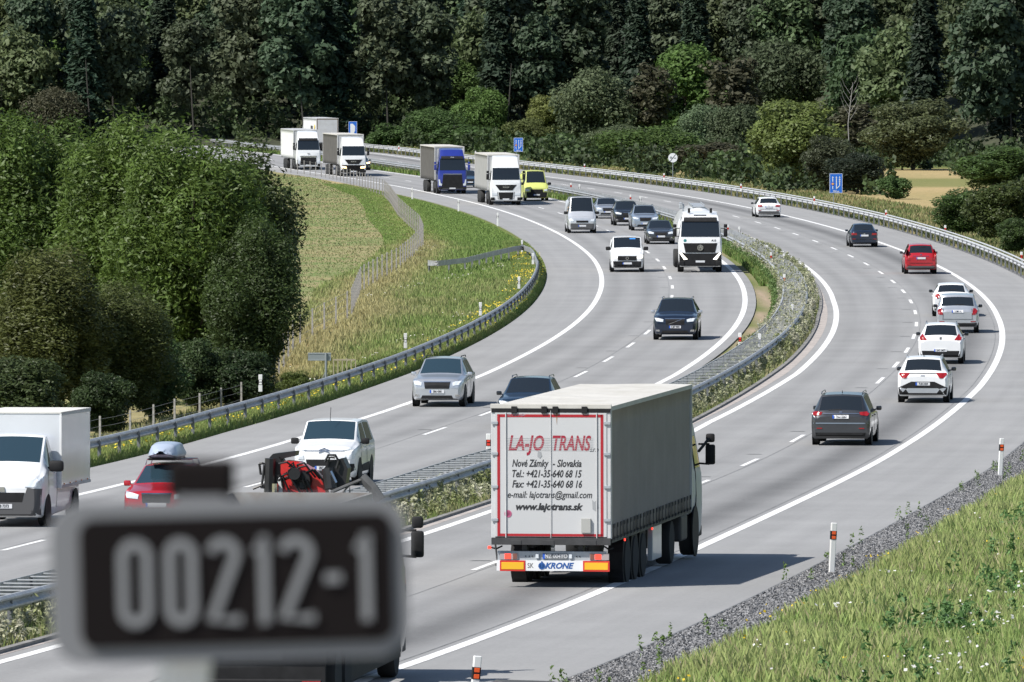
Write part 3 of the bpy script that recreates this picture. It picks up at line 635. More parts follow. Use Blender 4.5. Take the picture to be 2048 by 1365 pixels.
car('suv', 'white crossover with triangular red rear lamps and a dark lower bumper', 'car', 1881, 729, S_(L=4.37, W=1.84, H=1.64, re=.75, rear=[('tail_light', [(.60, .98), (.90, .97), (.94, 1.10), (.80, 1.24)], REDL, True, .016), ('lower_bumper', [(-.86, .28), (.86, .28), (.92, .54), (-.90, .54)], BLACKP, False, .014), ('badge', [(-.05, 1.0), (.05, 1.0), (.05, 1.1), (-.05, 1.1)], DGREY, False, .014)], rails=SILVB, mm=BLACKC, pzr=.56), WHITE, 1, txt='5A7 1M77')
KIA_R = [('tail_light', [(.58, 1.0), (.66, .90), (.80, .90), (.94, 1.04), (.92, 1.10), (.5, 1.10)], REDL, True, .016), ('light_bar', [(-.52, 1.075), (.52, 1.075), (.5, 1.10), (-.5, 1.10)], BLACKP, False, .014), ('lower_bumper', [(-.93, .30), (.93, .30), (.96, .56), (.45, .78), (-.45, .78), (-.96, .56)], BLACKP, False, .014), ('skid_plate', [(-.55, .36), (.55, .36), (.66, .50), (.60, .54), (-.60, .54), (-.66, .50)], SILVER, False, .03), ('exhaust_trim', [(.64, .52), (.78, .40), (.92, .53), (.90, .56)], SILVER, True, .03), ('badge', [(-.09, .98), (.09, .98), (.09, 1.01), (-.09, 1.01)], CHROME, False, .012)]
car('suv', 'white SUV with black V shaped bumper and silver skid plate, nearest white car', 'car', 1845.5, 807, S_(L=4.5, W=1.86, H=1.66, rear=KIA_R, rails=SILVER, mm=BLACKC, pzr=.70, ant=BLACKP), WHITE, 1, txt='7U8 2424')
SM_R = [('tail_light', [(.66, .99), (.90, .96), (.97, 1.04), (.94, 1.11), (.62, 1.08)], REDL, True, .018), ('chrome_strip', [(-.62, 1.02), (.62, 1.02), (.62, 1.045), (-.62, 1.045)], CHROME, False, .02), ('bumper_step', [(-.93, .70), (.93, .70), (.93, .74), (-.93, .74)], SILVB, False, .016), ('lower_bumper', [(-.82, .30), (.82, .30), (.85, .42), (-.85, .42)], BLACKP, False, .014), ('reflector', [(.62, .54), (.80, .54), (.80, .575), (.62, .575)], REDL, True, .018), ('badge', [(-.05, 1.06), (.05, 1.06), (.05, 1.10), (-.05, 1.10)], CHROME, False, .02), ('rear_wiper', [(-.02, 1.16), (.42, 1.13), (.42, 1.15), (-.02, 1.18)], BLACKP, False, .014)]
car('people_carrier', 'dark graphite people carrier with chrome strip, nearest car ahead of the big lorry', 'car', 1681, 892, S_(MPV, rear=SM_R, rails=BLACKC, mm=BLACKC, pzr=.93, ant=BLACKP), GRAPH, 1, txt='7AU 2267')

# --- vans
VAN = dict(L=5.3, W=1.92, H=1.98, hood=1.12, cowl=1.32, belt=1.25, tail=1.8, cd=.75, rd=1.55, re=.12, rg=.06, rgz=1.86, tw=.82, rgw=.8, wr=.35, lift=.02, van=1, rear=[])
def van_front(g0, g1, gw, hl, bump, lens=LENS, bm_=BLACKP, bt=.62):
    return [('bumper', [(-.93, .27), (.93, .27), (.93, bt), (-.93, bt)], bm_, False, .012), ('grille', [(-gw, g0), (gw, g0), (gw, g1), (-gw, g1)], BLACKP, False, .016)] + [('headlight', hl, lens, True, .014)] + bump
HLV = [(.58, .80), (.90, .80), (.94, .98), (.62, .94)]
r, _, bv = car('van', 'white panel van with black bumper and a blue strip above its windscreen', 'van', 1254.5, 545, S_(VAN, front=van_front(.66, .92, .56, HLV, [('air_intake', quad(-.6, .32, .6, .42), INK, False, .016)], LIT), mm=BLACKP, pzf=.5, ms=1.5), WHITE, -1)
patch('roof_strip', [(.15, 1.84), (.48, 1.84), (.48, 1.90), (.15, 1.90)], bv, 'front', mat('blue_strip', (.05, .25, .75), .5), r, .02)
MB().lathe([(.085, -.01), (.085, .012), (.06, .012), (.06, -.01)], 'x', 16, (2.66, 0, .79)).build('badge', CHROME, r)
r, _, bv = car('van', 'silver high-roof panel van leading the small cars past the yellow van', 'van', 1164.5, 467, S_(VAN, L=5.6, W=1.94, H=2.45, hood=1.1, cowl=1.38, belt=1.3, cd=.8, rd=1.5, tail=2.2, rgz=2.3, tw=.74, front=van_front(.72, .86, .42, HLV, [], LENS, DGREY, .66), mm=BLACKP, pzf=.5, ms=1.4), paint('silver_van', (.55, .57, .60), .4), -1)
r, _, bv = car('van', 'yellow green high-roof van with black bumper beside the white lorry', 'van', 1073.5, 402.5, S_(VAN, L=5.6, W=2.0, H=2.45, hood=1.15, cowl=1.4, belt=1.32, cd=.75, rd=1.6, tail=2.2, rgz=2.3, tw=.72, front=van_front(.72, .95, .50, HLV, [], LENS, BLACKP, .72), mm=BLACKP, pzf=.5, ms=1.6), YELP, -1)
BER = S_(VAN, L=4.4, W=1.85, H=1.82, hood=1.12, cowl=1.24, belt=1.16, cd=.95, rd=1.75, re=.25, rg=.08, rgz=1.15, tail=1.12, tw=.78, glazed=1, glass=GLASS2,
         front=[('grille', [(-.52, .52), (.52, .52), (.56, .74), (-.56, .74)], BLACKP, False, .014), ('headlight', [(.62, .74), (.92, .76), (.95, .90), (.64, .86)], LENS, True, .016), ('running_light', [(.58, 1.0), (.88, 1.03), (.90, 1.08), (.56, 1.04)], LENS, True, .014), ('chrome_strip', [(-.62, .985), (0, .985), (.62, .985), (.62, 1.0), (-.62, 1.0)], CHROME, False, .018), ('air_intake', quad(-.6, .3, .6, .42), BLACKP, False, .012), ('fog_lamp_frame', [(.66, .42), (.80, .36), (.94, .44), (.92, .62), (.68, .62)], BLACKP, True, .014)])
r, _, bv = car('van', 'white glazed family van with black mirrors, right behind the loaded machinery', 'car', 648, 972, S_(BER, mm=BLACKP, pzf=.5, ms=1.25, skirt=[('dark_side_panel', [(-.75, .36), (.85, .36), (.85, .56), (-.7, .6)], BLACKP)]), WHITE, -1, txt='2BT 6508')
for dz in (0, .06): patch('badge', [(-.15, .93 + dz), (0, .985 + dz), (.15, .93 + dz), (.15, .955 + dz), (0, 1.012 + dz), (-.15, .955 + dz)], bv, 'front', CHROME, r, .03)
MB().tube([(.85, 0, 1.80), (.70, 0, 2.18)], .008, 4).build('antenna', BLACKP, r)
# box van at the left edge
BOX = S_(VAN, L=6.1, W=2.05, H=2.25, hood=1.28, cowl=1.55, belt=1.42, cd=.78, rd=1.6, re=4.0, rg=3.8, rgz=1.1, tail=.95, tw=.80, rgw=.8, wr=.36, glass=GLASS2,
         front=[('bumper', [(-.92, .28), (.92, .28), (.95, .95), (.62, .98), (.5, .62), (-.5, .62), (-.62, .98), (-.95, .95)], DGREY, False, .014), ('grille', [(-.5, .62), (.5, .62), (.56, .86), (-.56, .86)], BLACKP, False, .018), ('headlight', [(.56, 1.0), (.92, 1.0), (.95, 1.26), (.70, 1.18)], LENS, True, .016)])
r, _, bv = car('box_van', 'white box van with tall shiny cargo body, cut off by the left edge', 'van', 4, 1055, S_(BOX, mm=BLACKP, pzf=.52, ms=2.0), WHITE, -1, txt='7B8 7373')
BOXM = mat('box_panel', (.66, .69, .74), .22, .25, coat=.4, noise=[(1.5, .03)], bump=(1.6, .15, .02))
MB().box((-1.55, 0, 1.84), (4.6, 2.2, 1.88)).build('cargo_box', BOXM, r); MB().box((-1.55, 0, 2.795), (4.64, 2.24, .035)).build('box_roof', mat('box_roof', (.62, .61, .57), .7, noise=[(1, .06)]), r)
for s in (1, -1): MB().box((.74, s * 1.1, 1.84), (.05, .05, 1.9)).build('corner_post', WHITE, r)
for s in (1, -1):
    MB().box((-1.55, s * 1.105, 2.755), (4.6, .03, .07)).build('edge_rail', GALV, r); MB().box((-1.55, s * 1.105, .93), (4.6, .03, .07)).build('edge_rail', GALV, r)
    for x in (-3.4, -2.5, -1.6, -.7, .2): MB().box((x, s * 1.104, .99), (.05, .03, .03)).build('side_marker', mat('amber_lens', (.7, .25, .02), .3), r)
MB().box((-1.55, 0, .8), (4.6, 1.6, .2)).build('chassis', FRAMEM, r); MB().lathe([(.07, 0), (.07, .02), (.01, .03)], 'x', 14, (2.96, -.74, 1.1)).build('lamp', LIT, r)
patch('badge', [(-.08, .88), (.08, .88), (.06, 1.0), (-.06, 1.0)], bv, 'front', CHROME, r, .03)
# red car with a roof box
r, _, bv = car('hatchback', 'red hatchback with a roof rack, half hidden behind the blurred number sign', 'car', 312, 1051, S_(WAG, L=4.2, W=1.78, H=1.47, cd=1.1, rd=2.05, front=DARKF, mm=REDP, glass=GLASS2, pzf=.5), REDP, -1)
h2 = 2.1
for x in (h2 - 2.3, h2 - 3.2):
    b = MB(); b.tube([(x, -.62, 1.44), (x, -.58, 1.58), (x, .58, 1.58), (x, .62, 1.44)], .018, 5).build('roof_bar', CHROME, r)
M = Matrix.LocRotScale(r.location, r.rotation_euler, None)
rb = empty('roof_box', M @ Vector((h2 - 2.55, -.12, 1.60)), r.rotation_euler); tag(rb, 'pale blue grey streamlined luggage box strapped on the roof of the red car', 'roof box')
kb = dict(x=np.array([-1.05, -.98, -.6, 0, .6, .92, 1.02]), zb=[.12, .05, .0, 0, 0, .06, .12], zt=[.18, .30, .38, .40, .36, .24, .18], belt=[.14] * 7, w=[.28, .36, .40, .41, .38, .28, .18], wt=[.2, .28, .32, .33, .3, .2, .12])
X, V = loft(kb, 18); nx_, nr_, _ = V.shape; F = [(i * nr_ + j, (i + 1) * nr_ + j, (i + 1) * nr_ + (j + 1) % nr_, i * nr_ + (j + 1) % nr_) for i in range(nx_ - 1) for j in range(nr_)]
link('lid', np_mesh('lid', V.reshape(-1, 3), F, smooth_=True), mat('roof_box_plastic', (.36, .42, .52), .35, coat=.3), rb); MB().box((0, 0, .0), (1.7, .7, .06), .02).build('base', BLACKP, rb)
# ---------------------------------------------------------------- lorries
def cab(r, xf, m, style, name='cab'):
    """cab-over tractor; xf = x of its front face"""
    g = empty(name, (0, 0, 0)); bpy.data.objects.remove(g)
    H = style.get('H', 3.75); hw = 1.24; vis = style.get('vis', 2.98)
    d = [0, .06, .16, .34, .60, 1.0, 1.9, 2.25]
    zt = [1.75, 1.98, 2.45, vis + .05, vis + .30, H - .12, H, H - .1]
    w = [.93, .97, .995, 1, 1, 1, 1, .99]; wt = [1.12, 1.14, 1.12, 1.06, 1.02, .98, .98, .96]; zb = [.42, .34, .32, .32, .34, .9, .95, .95]; bl = [1.5, 1.7, 1.85, 1.9, 1.9, 1.9, 1.9, 1.9]
    x = [xf - v for v in d][::-1]; keys = dict(x=np.array(x), zt=zt[::-1], w=[v * hw for v in w][::-1], wt=wt[::-1], zb=zb[::-1], belt=bl[::-1])
    X, V = loft(keys, 22); nx, nr, _ = V.shape; Pp = V.reshape(-1, 3)
    F = [tuple(dict.fromkeys((i * nr + j, (i + 1) * nr + j, (i + 1) * nr + (j + 1) % nr, i * nr + (j + 1) % nr))) for i in range(nx - 1) for j in range(nr)]
    for i, rv in ((0, 0), (nx - 1, 1)):
        f = [i * nr + j for j in range(nr)]; F.append(tuple(f if rv else f[::-1]))
    me = bpy.data.meshes.new(name); me.from_pydata([tuple(v) for v in Pp], [], F); me.update(); bm = bmesh.new(); bm.from_mesh(me); bmesh.ops.recalc_face_normals(bm, faces=bm.faces); bm.to_mesh(me); bm.free()
    me.polygons.foreach_set('use_smooth', np.ones(len(me.polygons), bool)); me.set_sharp_from_angle(angle=math.radians(30))
    c = link(name, me, m, r); bvh = BVHTree.FromPolygons([tuple(v) for v in Pp], F)
    return c, bvh
def cab_front(c, bvh, st, xf):
    p = lambda nm, poly, mm, mir=False, off=.014: patch(nm, poly, bvh, 'front', mm, c, off, mir, 2)
    v = st.get('vis', 2.98)
    p('windscreen', [(-1.10, 2.02), (1.10, 2.02), (1.04, v - .02), (-1.04, v - .02)], GLASS)
    if st.get('visor'): p('sun_visor', [(-1.08, v - .04), (1.08, v - .04), (1.05, v + .2), (-1.05, v + .2)], st['visor'], off=.08)
    for (nm, poly, mm, mir, off) in st['parts']: p(nm, poly, mm, mir, off)
    for sd_ in ('left', 'right'): patch('side_window', [(xf - 1.25, 1.98), (xf - .42, 1.98), (xf - .62, 2.7), (xf - 1.25, 2.7)], bvh, sd_, GLASS, c, .01); patch('door_seam', [(xf - 1.36, .9), (xf - 1.34, .9), (xf - 1.34, 2.8), (xf - 1.36, 2.8)], bvh, sd_, BLACKP, c, .004)
    mirror_(c, xf - .28, 1.22, 2.25, st.get('mm', BLACKP), truck=True)
    for s in (1, -1): MB().box((xf - .2, s * 1.05, .5), (.5, .3, .25), .03).build('step', BLACKP, c)
def tractor_base(r, xf, side=True):
    MB().box((xf - 3.3, 0, .85), (4.6, .9, .25)).box((xf - 3.2, 1.0, .72), (1.1, .42, .6), .06).box((xf - 3.2, -1.0, .72), (1.1, .42, .6), .06).build('chassis', FRAMEM, r)
    for s in (1, -1):
        wheel(r, xf - 1.42, s * 1.06, .50, .31, s, True); wheel(r, xf - 5.1, s * 1.0, .50, .34, s, True)
        MB().lathe([(.58, -.02), (.58, .015), (.05, .015)], 'y', 24, (xf - 1.42, s * 1.225, .55)).build('wheel_arch', BLACKP, r)
def trailer(r, xr, L, cur, roof=ROOFM, front=WHITE2, z0=1.16, z1=3.98, name='trailer', axles=(2.9, 4.2, 5.5)):
    """xr = x of the trailer's rear face; returns the trailer part"""
    t = MB().box((xr + L / 2, 0, (z0 + z1) / 2), (L - .06, 2.46, z1 - z0 - .06)).build(name, front, r); hw = 1.275
    for s in (1, -1):
        n = 60; zs = [z1 - .05, z1 - .4, 2.6, z0 + .3, z0 - .06]; V = []; rng = np.random.default_rng(int(L * 10 + s + 5))
        ph = rng.uniform(0, 6)
        for i in range(n + 1):
            x = xr + .1 + (L - .2) * i / n
            for k, z in enumerate(zs): V.append((x, s * (hw - .02 + (.012 * math.sin(i * 1.9 + ph) + .008 * math.sin(i * .7)) * (0 if k == 0 else 1)), z - (.012 * math.sin(i * .9) if k == 4 else 0)))
        m_ = len(zs); F = [(i * m_ + k, (i + 1) * m_ + k, (i + 1) * m_ + k + 1, i * m_ + k + 1) for i in range(n) for k in range(m_ - 1)]
        b0 = len(V); V += [(x, y - s * .025, z) for x, y, z in V]; F += [tuple(b0 + q for q in f[::-1]) for f in F]
        F += [(i * m_ + k, (i + 1) * m_ + k, b0 + (i + 1) * m_ + k, b0 + i * m_ + k) for i in range(n) for k in (0, m_ - 1)]
        link('curtain', np_mesh('curtain', V, F, smooth_=True), cur, t)
        MB().box((xr + .04, s * (hw - .04), (z0 + z1) / 2), (.1, .1, z1 - z0)).build('corner_post', front, t); MB().box((xr + L - .04, s * (hw - .04), (z0 + z1) / 2), (.1, .1, z1 - z0)).build('corner_post', front, t)
    rf = []; nx_ = 34
    for i in range(nx_ + 1):
        x = xr - .02 + (L + .02) * i / nx_
        for y, dz in ((-1.29, -.09), (-1.285, .0), (-.65, .012 * math.sin(i * 1.7)), (0, .015 * math.sin(i * 1.1 + 1)), (.65, .012 * math.sin(i * 1.4)), (1.285, 0), (1.29, -.09)): rf.append((x, y, z1 + .03 + dz))
    F = [(i * 7 + k, (i + 1) * 7 + k, (i + 1) * 7 + k + 1, i * 7 + k + 1) for i in range(nx_) for k in range(6)] + [tuple(range(7)), tuple(range(nx_ * 7, nx_ * 7 + 7))[::-1]]
    me = bpy.data.meshes.new('roof'); me.from_pydata(rf, [], F); link('roof', me, roof, t)
    MB().box((xr + L * .48, .5, 1.02), (L * .9, .14, .22)).box((xr + L * .48, -.5, 1.02), (L * .9, .14, .22)).box((xr + L / 2, 0, z0 - .045), (L, 2.5, .07)).build('chassis', FRAMEM, t)
    for a in axles:
        for s in (1, -1): wheel(r, xr + a, s * 1.05, .50, .38, s, True)
    for s in (1, -1): MB().box((xr + L - 3.6, s * .75, .75), (.12, .12, .7)).box((xr + L - 3.6, s * .75, .42), (.25, .25, .04)).build('landing_leg', FRAMEM, t)
    return t
MANP = lambda low, lens=LENS: [('grille', [(-.86, 1.62), (.86, 1.62), (.52, 1.18), (-.52, 1.18)], BLACKP, False, .016), ('lower_grille', [(-.52, .45), (.52, .45), (.60, 1.02), (-.60, 1.02)], BLACKP, False, .016), ('headlight', [(.66, .78), (1.10, .80), (1.14, .98), (.70, .94)], lens, True, .02)] + ([('bumper', [(-1.16, .36), (1.16, .36), (1.2, 1.1), (-1.2, 1.1)], BLACKP, False, .012)] if low else [('bumper_gap', [(.60, .48), (.64, .48), (.7, 1.05), (.66, 1.05)], BLACKP, True, .008)])
def semi(name, label, px, py, m, st, cur, roof=ROOFM, tl=13.6, lat=None, yaw=0, text=None, front=None):
    L = 16.4; M = place(px, py, L, fwd=-1, lat=lat, yaw=yaw); r = root(name, label, 'truck', M, 'lorries coming round the bend'); xf = L / 2
    c, bvh = cab(r, xf, m, st); cab_front(c, bvh, st, xf); tractor_base(r, xf); t = trailer(r, -L / 2, tl, cur, roof, front or WHITE2, z1=st.get('tz', 3.98))
    plate(bvh, 'front', .48, c, blue=False)
    if text:
        for (tx, sz, z, mm, kw) in text: lettering(tx, sz, mm, c, (xf + kw.pop('dx', .04), 0, z), 'front', **kw)
    return r, c, bvh, t
r, c, bv, t = semi('semi_truck', 'white lorry with light grey curtain trailer and black lower grille, beside the yellow van', 1012, 411, WHITE, dict(H=3.9, vis=2.98, parts=MANP(False), tz=3.95), CURTG, text=[('MAN', .2, 1.42, CHROME, dict(space=1.3, off=.006))])
MB().poly([(2.2, 1.30, 2.1), (2.2, 1.30, 3.0), (1.6, 1.30, 3.0), (1.6, 1.30, 2.1)], (0, .01, 0)).build('side_panel', DGREY, t)
r, c, bv, t = semi('semi_truck', 'blue lorry with dark curtain trailer and black sun visor', 905, 388.5, BLUEP, dict(H=3.85, vis=3.02, visor=BLACKP, mm=BLUEP, parts=[('grille', [(-.92, .5), (.92, .5), (.80, 1.62), (-.80, 1.62)], BLACKP, False, .016), ('grille_bar', quad(-.8, 1.66, .8, 1.72), CHROME, False, .02), ('headlight', [(.92, .70), (1.16, .72), (1.18, 1.25), (1.08, 1.22), (1.02, .92), (.9, .86)], LENS, True, .02), ('bumper', quad(-1.15, .36, 1.15, .5), GRAPH, False, .02)]), CURTD, text=[('Volta', .16, 3.12, PLATE, dict(shear=.3, dx=-.20))])
for (x, z, sx, sz) in ((4.9, 3.3, .7, .55), (4.9, 2.4, .5, .6)): MB().box((x - 1.0, 1.285, z), (sx, .012, sz)).build('red_sign', REDP, t)
MB().box((-6.5, 1.285, 3.2), (1.1, .012, .6)).build('white_sign', CURTG, t)
r, c, bv, t = semi('semi_truck', 'white lorry with dark curtain trailer and amber lit headlights in front of the fence', 707, 353.5, WHITE, dict(H=3.75, vis=2.92, parts=MANP(True, LITO)), CURTD, text=[('MAN', .2, 1.42, CHROME, dict(space=1.3, off=.006))])
r, c, bv, t = semi('semi_truck', 'all white lorry with white box trailer, farthest oncoming, half behind the tree', 617, 340.5, WHITE, dict(H=3.9, vis=3.0, visor=BLACKP, parts=[('grille', [(-.84, .5), (.84, .5), (.76, 1.42), (-.76, 1.42)], BLACKP, False, .016), ('grille_bar', [(-.8, 1.25), (.8, 1.25), (.86, 1.42), (-.86, 1.42)], CHROME, False, .02), ('headlight', [(.84, .72), (1.14, .74), (1.16, .98), (.9, .94)], LENS, True, .02)]), mat('white_box', (.72, .72, .71), .5, noise=[(1, .04)]), roof=WHITE2, text=[('DAF', .14, 1.66, INK, dict(off=.003))])
# tanker
L = 15.5; M = place(1400.5, 545.5, L, fwd=-1); r = root('tanker_truck', 'white tanker lorry with black lower front, biggest vehicle in the inner oncoming lane', 'truck', M, 'lorries coming round the bend'); xf = L / 2
st = dict(H=3.42, vis=2.92, visor=BLACKP, parts=[('grille', [(-.84, 1.12), (.84, 1.12), (.96, 1.66), (-.96, 1.66)], BLACKP, False, .016), ('bumper', [(-1.18, .36), (1.18, .36), (1.2, 1.15), (.8, 1.08), (-.8, 1.08), (-1.2, 1.15)], BLACKP, False, .014), ('headlight', [(.72, .74), (.92, .72), (1.18, 1.10), (1.10, 1.14)], LIT, True, .03), ('skylight', quad(-.36, 3.2, .36, 3.26), GRAPH, False, .02)])
c, bv = cab(r, xf, WHITE, st); cab_front(c, bv, st, xf); tractor_base(r, xf); plate(bv, 'front', .62, c, blue=False)
MB().lathe([(.17, -.01), (.17, .012), (.145, .012), (.145, -.01)], 'x', 20, (xf + .04, 0, 1.40)).box((xf + .045, 0, 1.475), (.01, .03, .15)).box((xf + .045, .065, 1.365), (.01, .03, .15), rot=None).box((xf + .045, -.065, 1.365), (.01, .03, .15)).build('badge', CHROME, c)
lettering('A12', .16, INK, c, (xf - .0, .75, 1.80), 'front', off=.004, shear=.2); MB().lathe([(.09, 0), (.09, .01), (.01, .012)], 'x', 14, (xf - .01, -.86, 1.8)).build('sticker', mat('teal_sticker', (.02, .2, .2), .5), c)
MB().lathe([(.3, -7.6), (1.0, -7.5), (1.2, -7.1), (1.24, -6.5), (1.24, 3.2), (1.2, 3.8), (1.0, 4.3), (.3, 4.5)], 'x', 30, (0, 0, 2.35)).build('tank', WHITE, r, True)
MB().box((-1.5, 0, 3.63), (9.5, .7, .06)).box((-1.5, .36, 3.72), (9.5, .04, .04)).box((-1.5, -.36, 3.72), (9.5, .04, .04)).build('walkway', GALV, r)
MB().tube([(xf - .9, .62, 3.35), (xf - .9, .62, 3.62)], .07).tube([(xf - .9, -.62, 3.35), (xf - .9, -.62, 3.62)], .07).build('air_horn', BLACKP, c)
MB().tube([(xf - 2.3, -.9, 3.3), (xf - 2.3, -1.0, 3.9), (xf - 2.6, -1.1, 3.9)], .05).box((xf - 2.5, -1.0, 3.7), (.3, .3, .3), .04).build('vent_pipe', GALV, r)
MB().box((-2, 0, .95), (11, .9, .3)).build('chassis', FRAMEM, r)
for a in (1.8, 3.1, 4.4):
    for s in (1, -1): wheel(r, -L / 2 + a, s * 1.05, .5, .38, s, True)
# far departing trailer
L = 16.4; M = place(655, 307, L, fwd=1); r = root('semi_truck', 'white box lorry driving away up the far road, back doors grey, behind the white cabs', 'truck', M)
WBX = mat('white_box2', (.70, .70, .69), .5, noise=[(1, .04)]); t = trailer(r, -L / 2, 13.6, WBX, WHITE2, z1=4.0); c, bv = cab(r, L / 2, WHITE, dict(H=3.8)); tractor_base(r, L / 2)
MB().box((-L / 2 - .01, 0, 2.58), (.03, 2.3, 2.6)).build('rear_door', WHITE2, t); MB().box((-L / 2 - .012, 0, 3.93), (.05, 2.5, .1)).box((-L / 2 - .012, 1.2, 2.55), (.05, .08, 2.8)).box((-L / 2 - .012, -1.2, 2.55), (.05, .08, 2.8)).build('rear_frame', mat('brown_frame', (.16, .11, .07), .7), t)
lettering('marco', .75, DGREY, t, (-3.5, 1.31, 3.0), 'left', off=.02, ext=.01); MB().lathe([(.3, 0), (.3, .02), (.01, .03)], 'y', 10, (-6.4, 1.3, 3.0)).build('yellow_mark', mat('yellow_mark', (.8, .6, .05), .6), t)

# ---------------------------------------------------------------- the big lorry with the lettered back doors
p = back(1103, 1176); hd = math.atan2(1, .148); L = 16.5
L = 15.95; M = place(1103, 1176, L, head=hd, fwd=1) @ Matrix.Rotation(-.012, 4, 'Y'); r = root('semi_truck', 'large grey curtain lorry with red framed white back doors full of lettering', 'truck', M); big = r
xr = -L / 2; WD = mat('white_door', (.50, .505, .51), .45, coat=.2, noise=[(.8, .05)], wear=((.44, .43, .42), 1.6, .3))
t = trailer(r, xr, 13.6, CURT, ROOFM, WHITE2, z0=1.13, z1=3.90)
RED = mat('red_tape', (.36, .012, .02), .5); D = .018
def face(name, y0, z0, y1, z1, m, x=0.0, th=.02, parent=None): return MB().box((xr - x - th / 2, (y0 + y1) / 2, (z0 + z1) / 2), (th, abs(y1 - y0), abs(z1 - z0)), .004 if th > .015 else 0).build(name, m, parent or t)
d1 = face('rear_door', 1.19, 1.17, .004, 3.80, WD, .03, .035); d2 = face('rear_door', -.004, 1.17, -1.19, 3.80, WD, .03, .035)
for nm, y in (('door_post', 1.232), ('door_post', -1.232)): face(nm, y - .042, 1.13, y + .042, 3.86, WHITE2, .0, .05)
for dd, (a, b) in ((d1, (1.10, .005)), (d2, (-.005, -1.10))):
    for nm, q in (('red_border', (a, 3.70, b, 3.76)), ('red_border', (a, 1.18, b, 1.235)), ('red_border', ((1.145, 1.18, 1.085, 3.76) if a > 0 else (-1.06, 1.18, -1.12, 3.76)))): face(nm, *q, RED, .066, .003, dd)
MB().tube([(xr - .085, .96, 1.15), (xr - .08, .96, 3.8)], .012).tube([(xr - .085, .0, 1.15), (xr - .078, .0, 3.84)], .007).build('lock_rod', WHITE2, d1); MB().tube([(xr - .085, -.98, 1.15), (xr - .08, -.98, 3.8)], .012).build('lock_rod', WHITE2, d2)
face('header', 1.27, 3.80, -1.27, 3.88, BLACKP, .02, .05); MB().box((xr - .03, 0, 3.93), (.06, 2.58, .1), .01).build('roof_edge', ROOFM, t)
for y in (.78, .14, -.1, -.72): face('roof_latch', y - .06, 3.78, y + .06, 3.93, BLACKP, .07, .03); 
for z in (1.5, 2.2, 2.9, 3.55):
    for y in (1.2, -1.2): face('hinge', y - .07, z, y + .07, z + .06, GALV, .07, .02)
XT = xr - .068; PX = lambda x: -(x - 1100.5) / 92.6; PZ = lambda y: (1176 - y) / 92.6 + .02
LR_ = mat('red_letter', (.30, .01, .03), .5)
def row(txt, x0, x1, yc, h, m, **k):
    me_o = lettering(txt, h, m, d1 if x0 < 1100 else d2, (XT, PX((x0 + x1) / 2), PZ(yc)), 'rear', shear=.25, **k)
    ys_ = [v.co.y for v in me_o.data.vertices]; sc = abs(PX(x1) - PX(x0)) / (max(ys_) - min(ys_)); c_ = PX((x0 + x1) / 2); mid_ = (max(ys_) + min(ys_)) / 2
    for v in me_o.data.vertices: v.co.y = c_ + (v.co.y - mid_) * sc
    return me_o
for tx, a, b in (('LA-JO', 1017, 1087), ('TRANS', 1104, 1180)): row(tx, a, b, 887.5, .44, LR_, off=.011, ext=.001)
for k in range(8): face('speed_line', PX(1013), PZ(876 + k * 3.4), PX(1184), PZ(876 + k * 3.4 + .5), WD, .0695 + k * .0, .002, d1)
row('s.r.o', 1178, 1195, 898, .15, INK, off=.0, ext=.001)
row('Nové Zámky', 1024, 1096, 926, .215, INK, off=.004, ext=.001); row('- Slovakia', 1104, 1161, 926, .215, INK, off=.004, ext=.001)
row('Tel.: +421-35-640 68 15', 1024, 1161.5, 946.5, .215, INK, off=.004, ext=.001); row('Fax: +421-35-640 68 16', 1024, 1162, 966.8, .215, INK, off=.004, ext=.001)
row('e-mail: lajotrans@gmail.com', 1015, 1182, 987.5, .2, INK, off=.002, ext=.001); row('www.lajotrans.sk', 1031, 1164, 1011, .2, INK, off=.008, ext=.001)
row('KRONE trailer', 1012, 1051, 831, .09, mat('pale_blue_ink', (.30, .38, .46), .6), ext=.001)
MB().lathe([(.078, -.002), (.078, .0), (.055, .0), (.055, -.002)], 'x', 20, (XT - .002, PX(1015.7), PZ(1024.6))).build('speed_sticker', mat('pink_ring', (.45, .1, .2), .5), d1); lettering('90', .1, INK, d1, (XT, PX(1015.7), PZ(1024.6)), 'rear', off=.003, ext=.001)
pk = face('document_box', PX(1161), PZ(1061), PX(1179.5), PZ(1033), mat('beige_grey_plastic', (.36, .36, .34), .6), .066, .06, d2)
GT = mat('worn_patch', (.30, .31, .32), .8)
MB().poly([(XT - .001, PX(1182), PZ(996)), (XT - .001, PX(1186), PZ(1001)), (XT - .001, PX(1191), PZ(997)), (XT - .001, PX(1195), PZ(1012)), (XT - .001, PX(1190), PZ(1019)), (XT - .001, PX(1183), PZ(1015))], (-.002, 0, 0)).poly([(XT - .001, PX(1075), PZ(902)), (XT - .001, PX(1081), PZ(903)), (XT - .001, PX(1083), PZ(911)), (XT - .001, PX(1079), PZ(916)), (XT - .001, PX(1074), PZ(912))], (-.002, 0, 0)).build('worn_patch', GT, d2)
MB().poly([(XT, PX(1110), PZ(821)), (XT, PX(1114), PZ(821)), (XT, PX(1112.5), PZ(850))], (-.001, 0, 0)).build('rust_streak', mat('rust', (.30, .18, .10), .9), d2)
for y in (.75, .05, -.85): face('latch', y - .12, 1.0, y + .12, 1.1, FRAMEM, .03, .08)
face('bumper_beam', 1.27, 1.0, -1.27, 1.15, FRAMEM, -.02, .12)
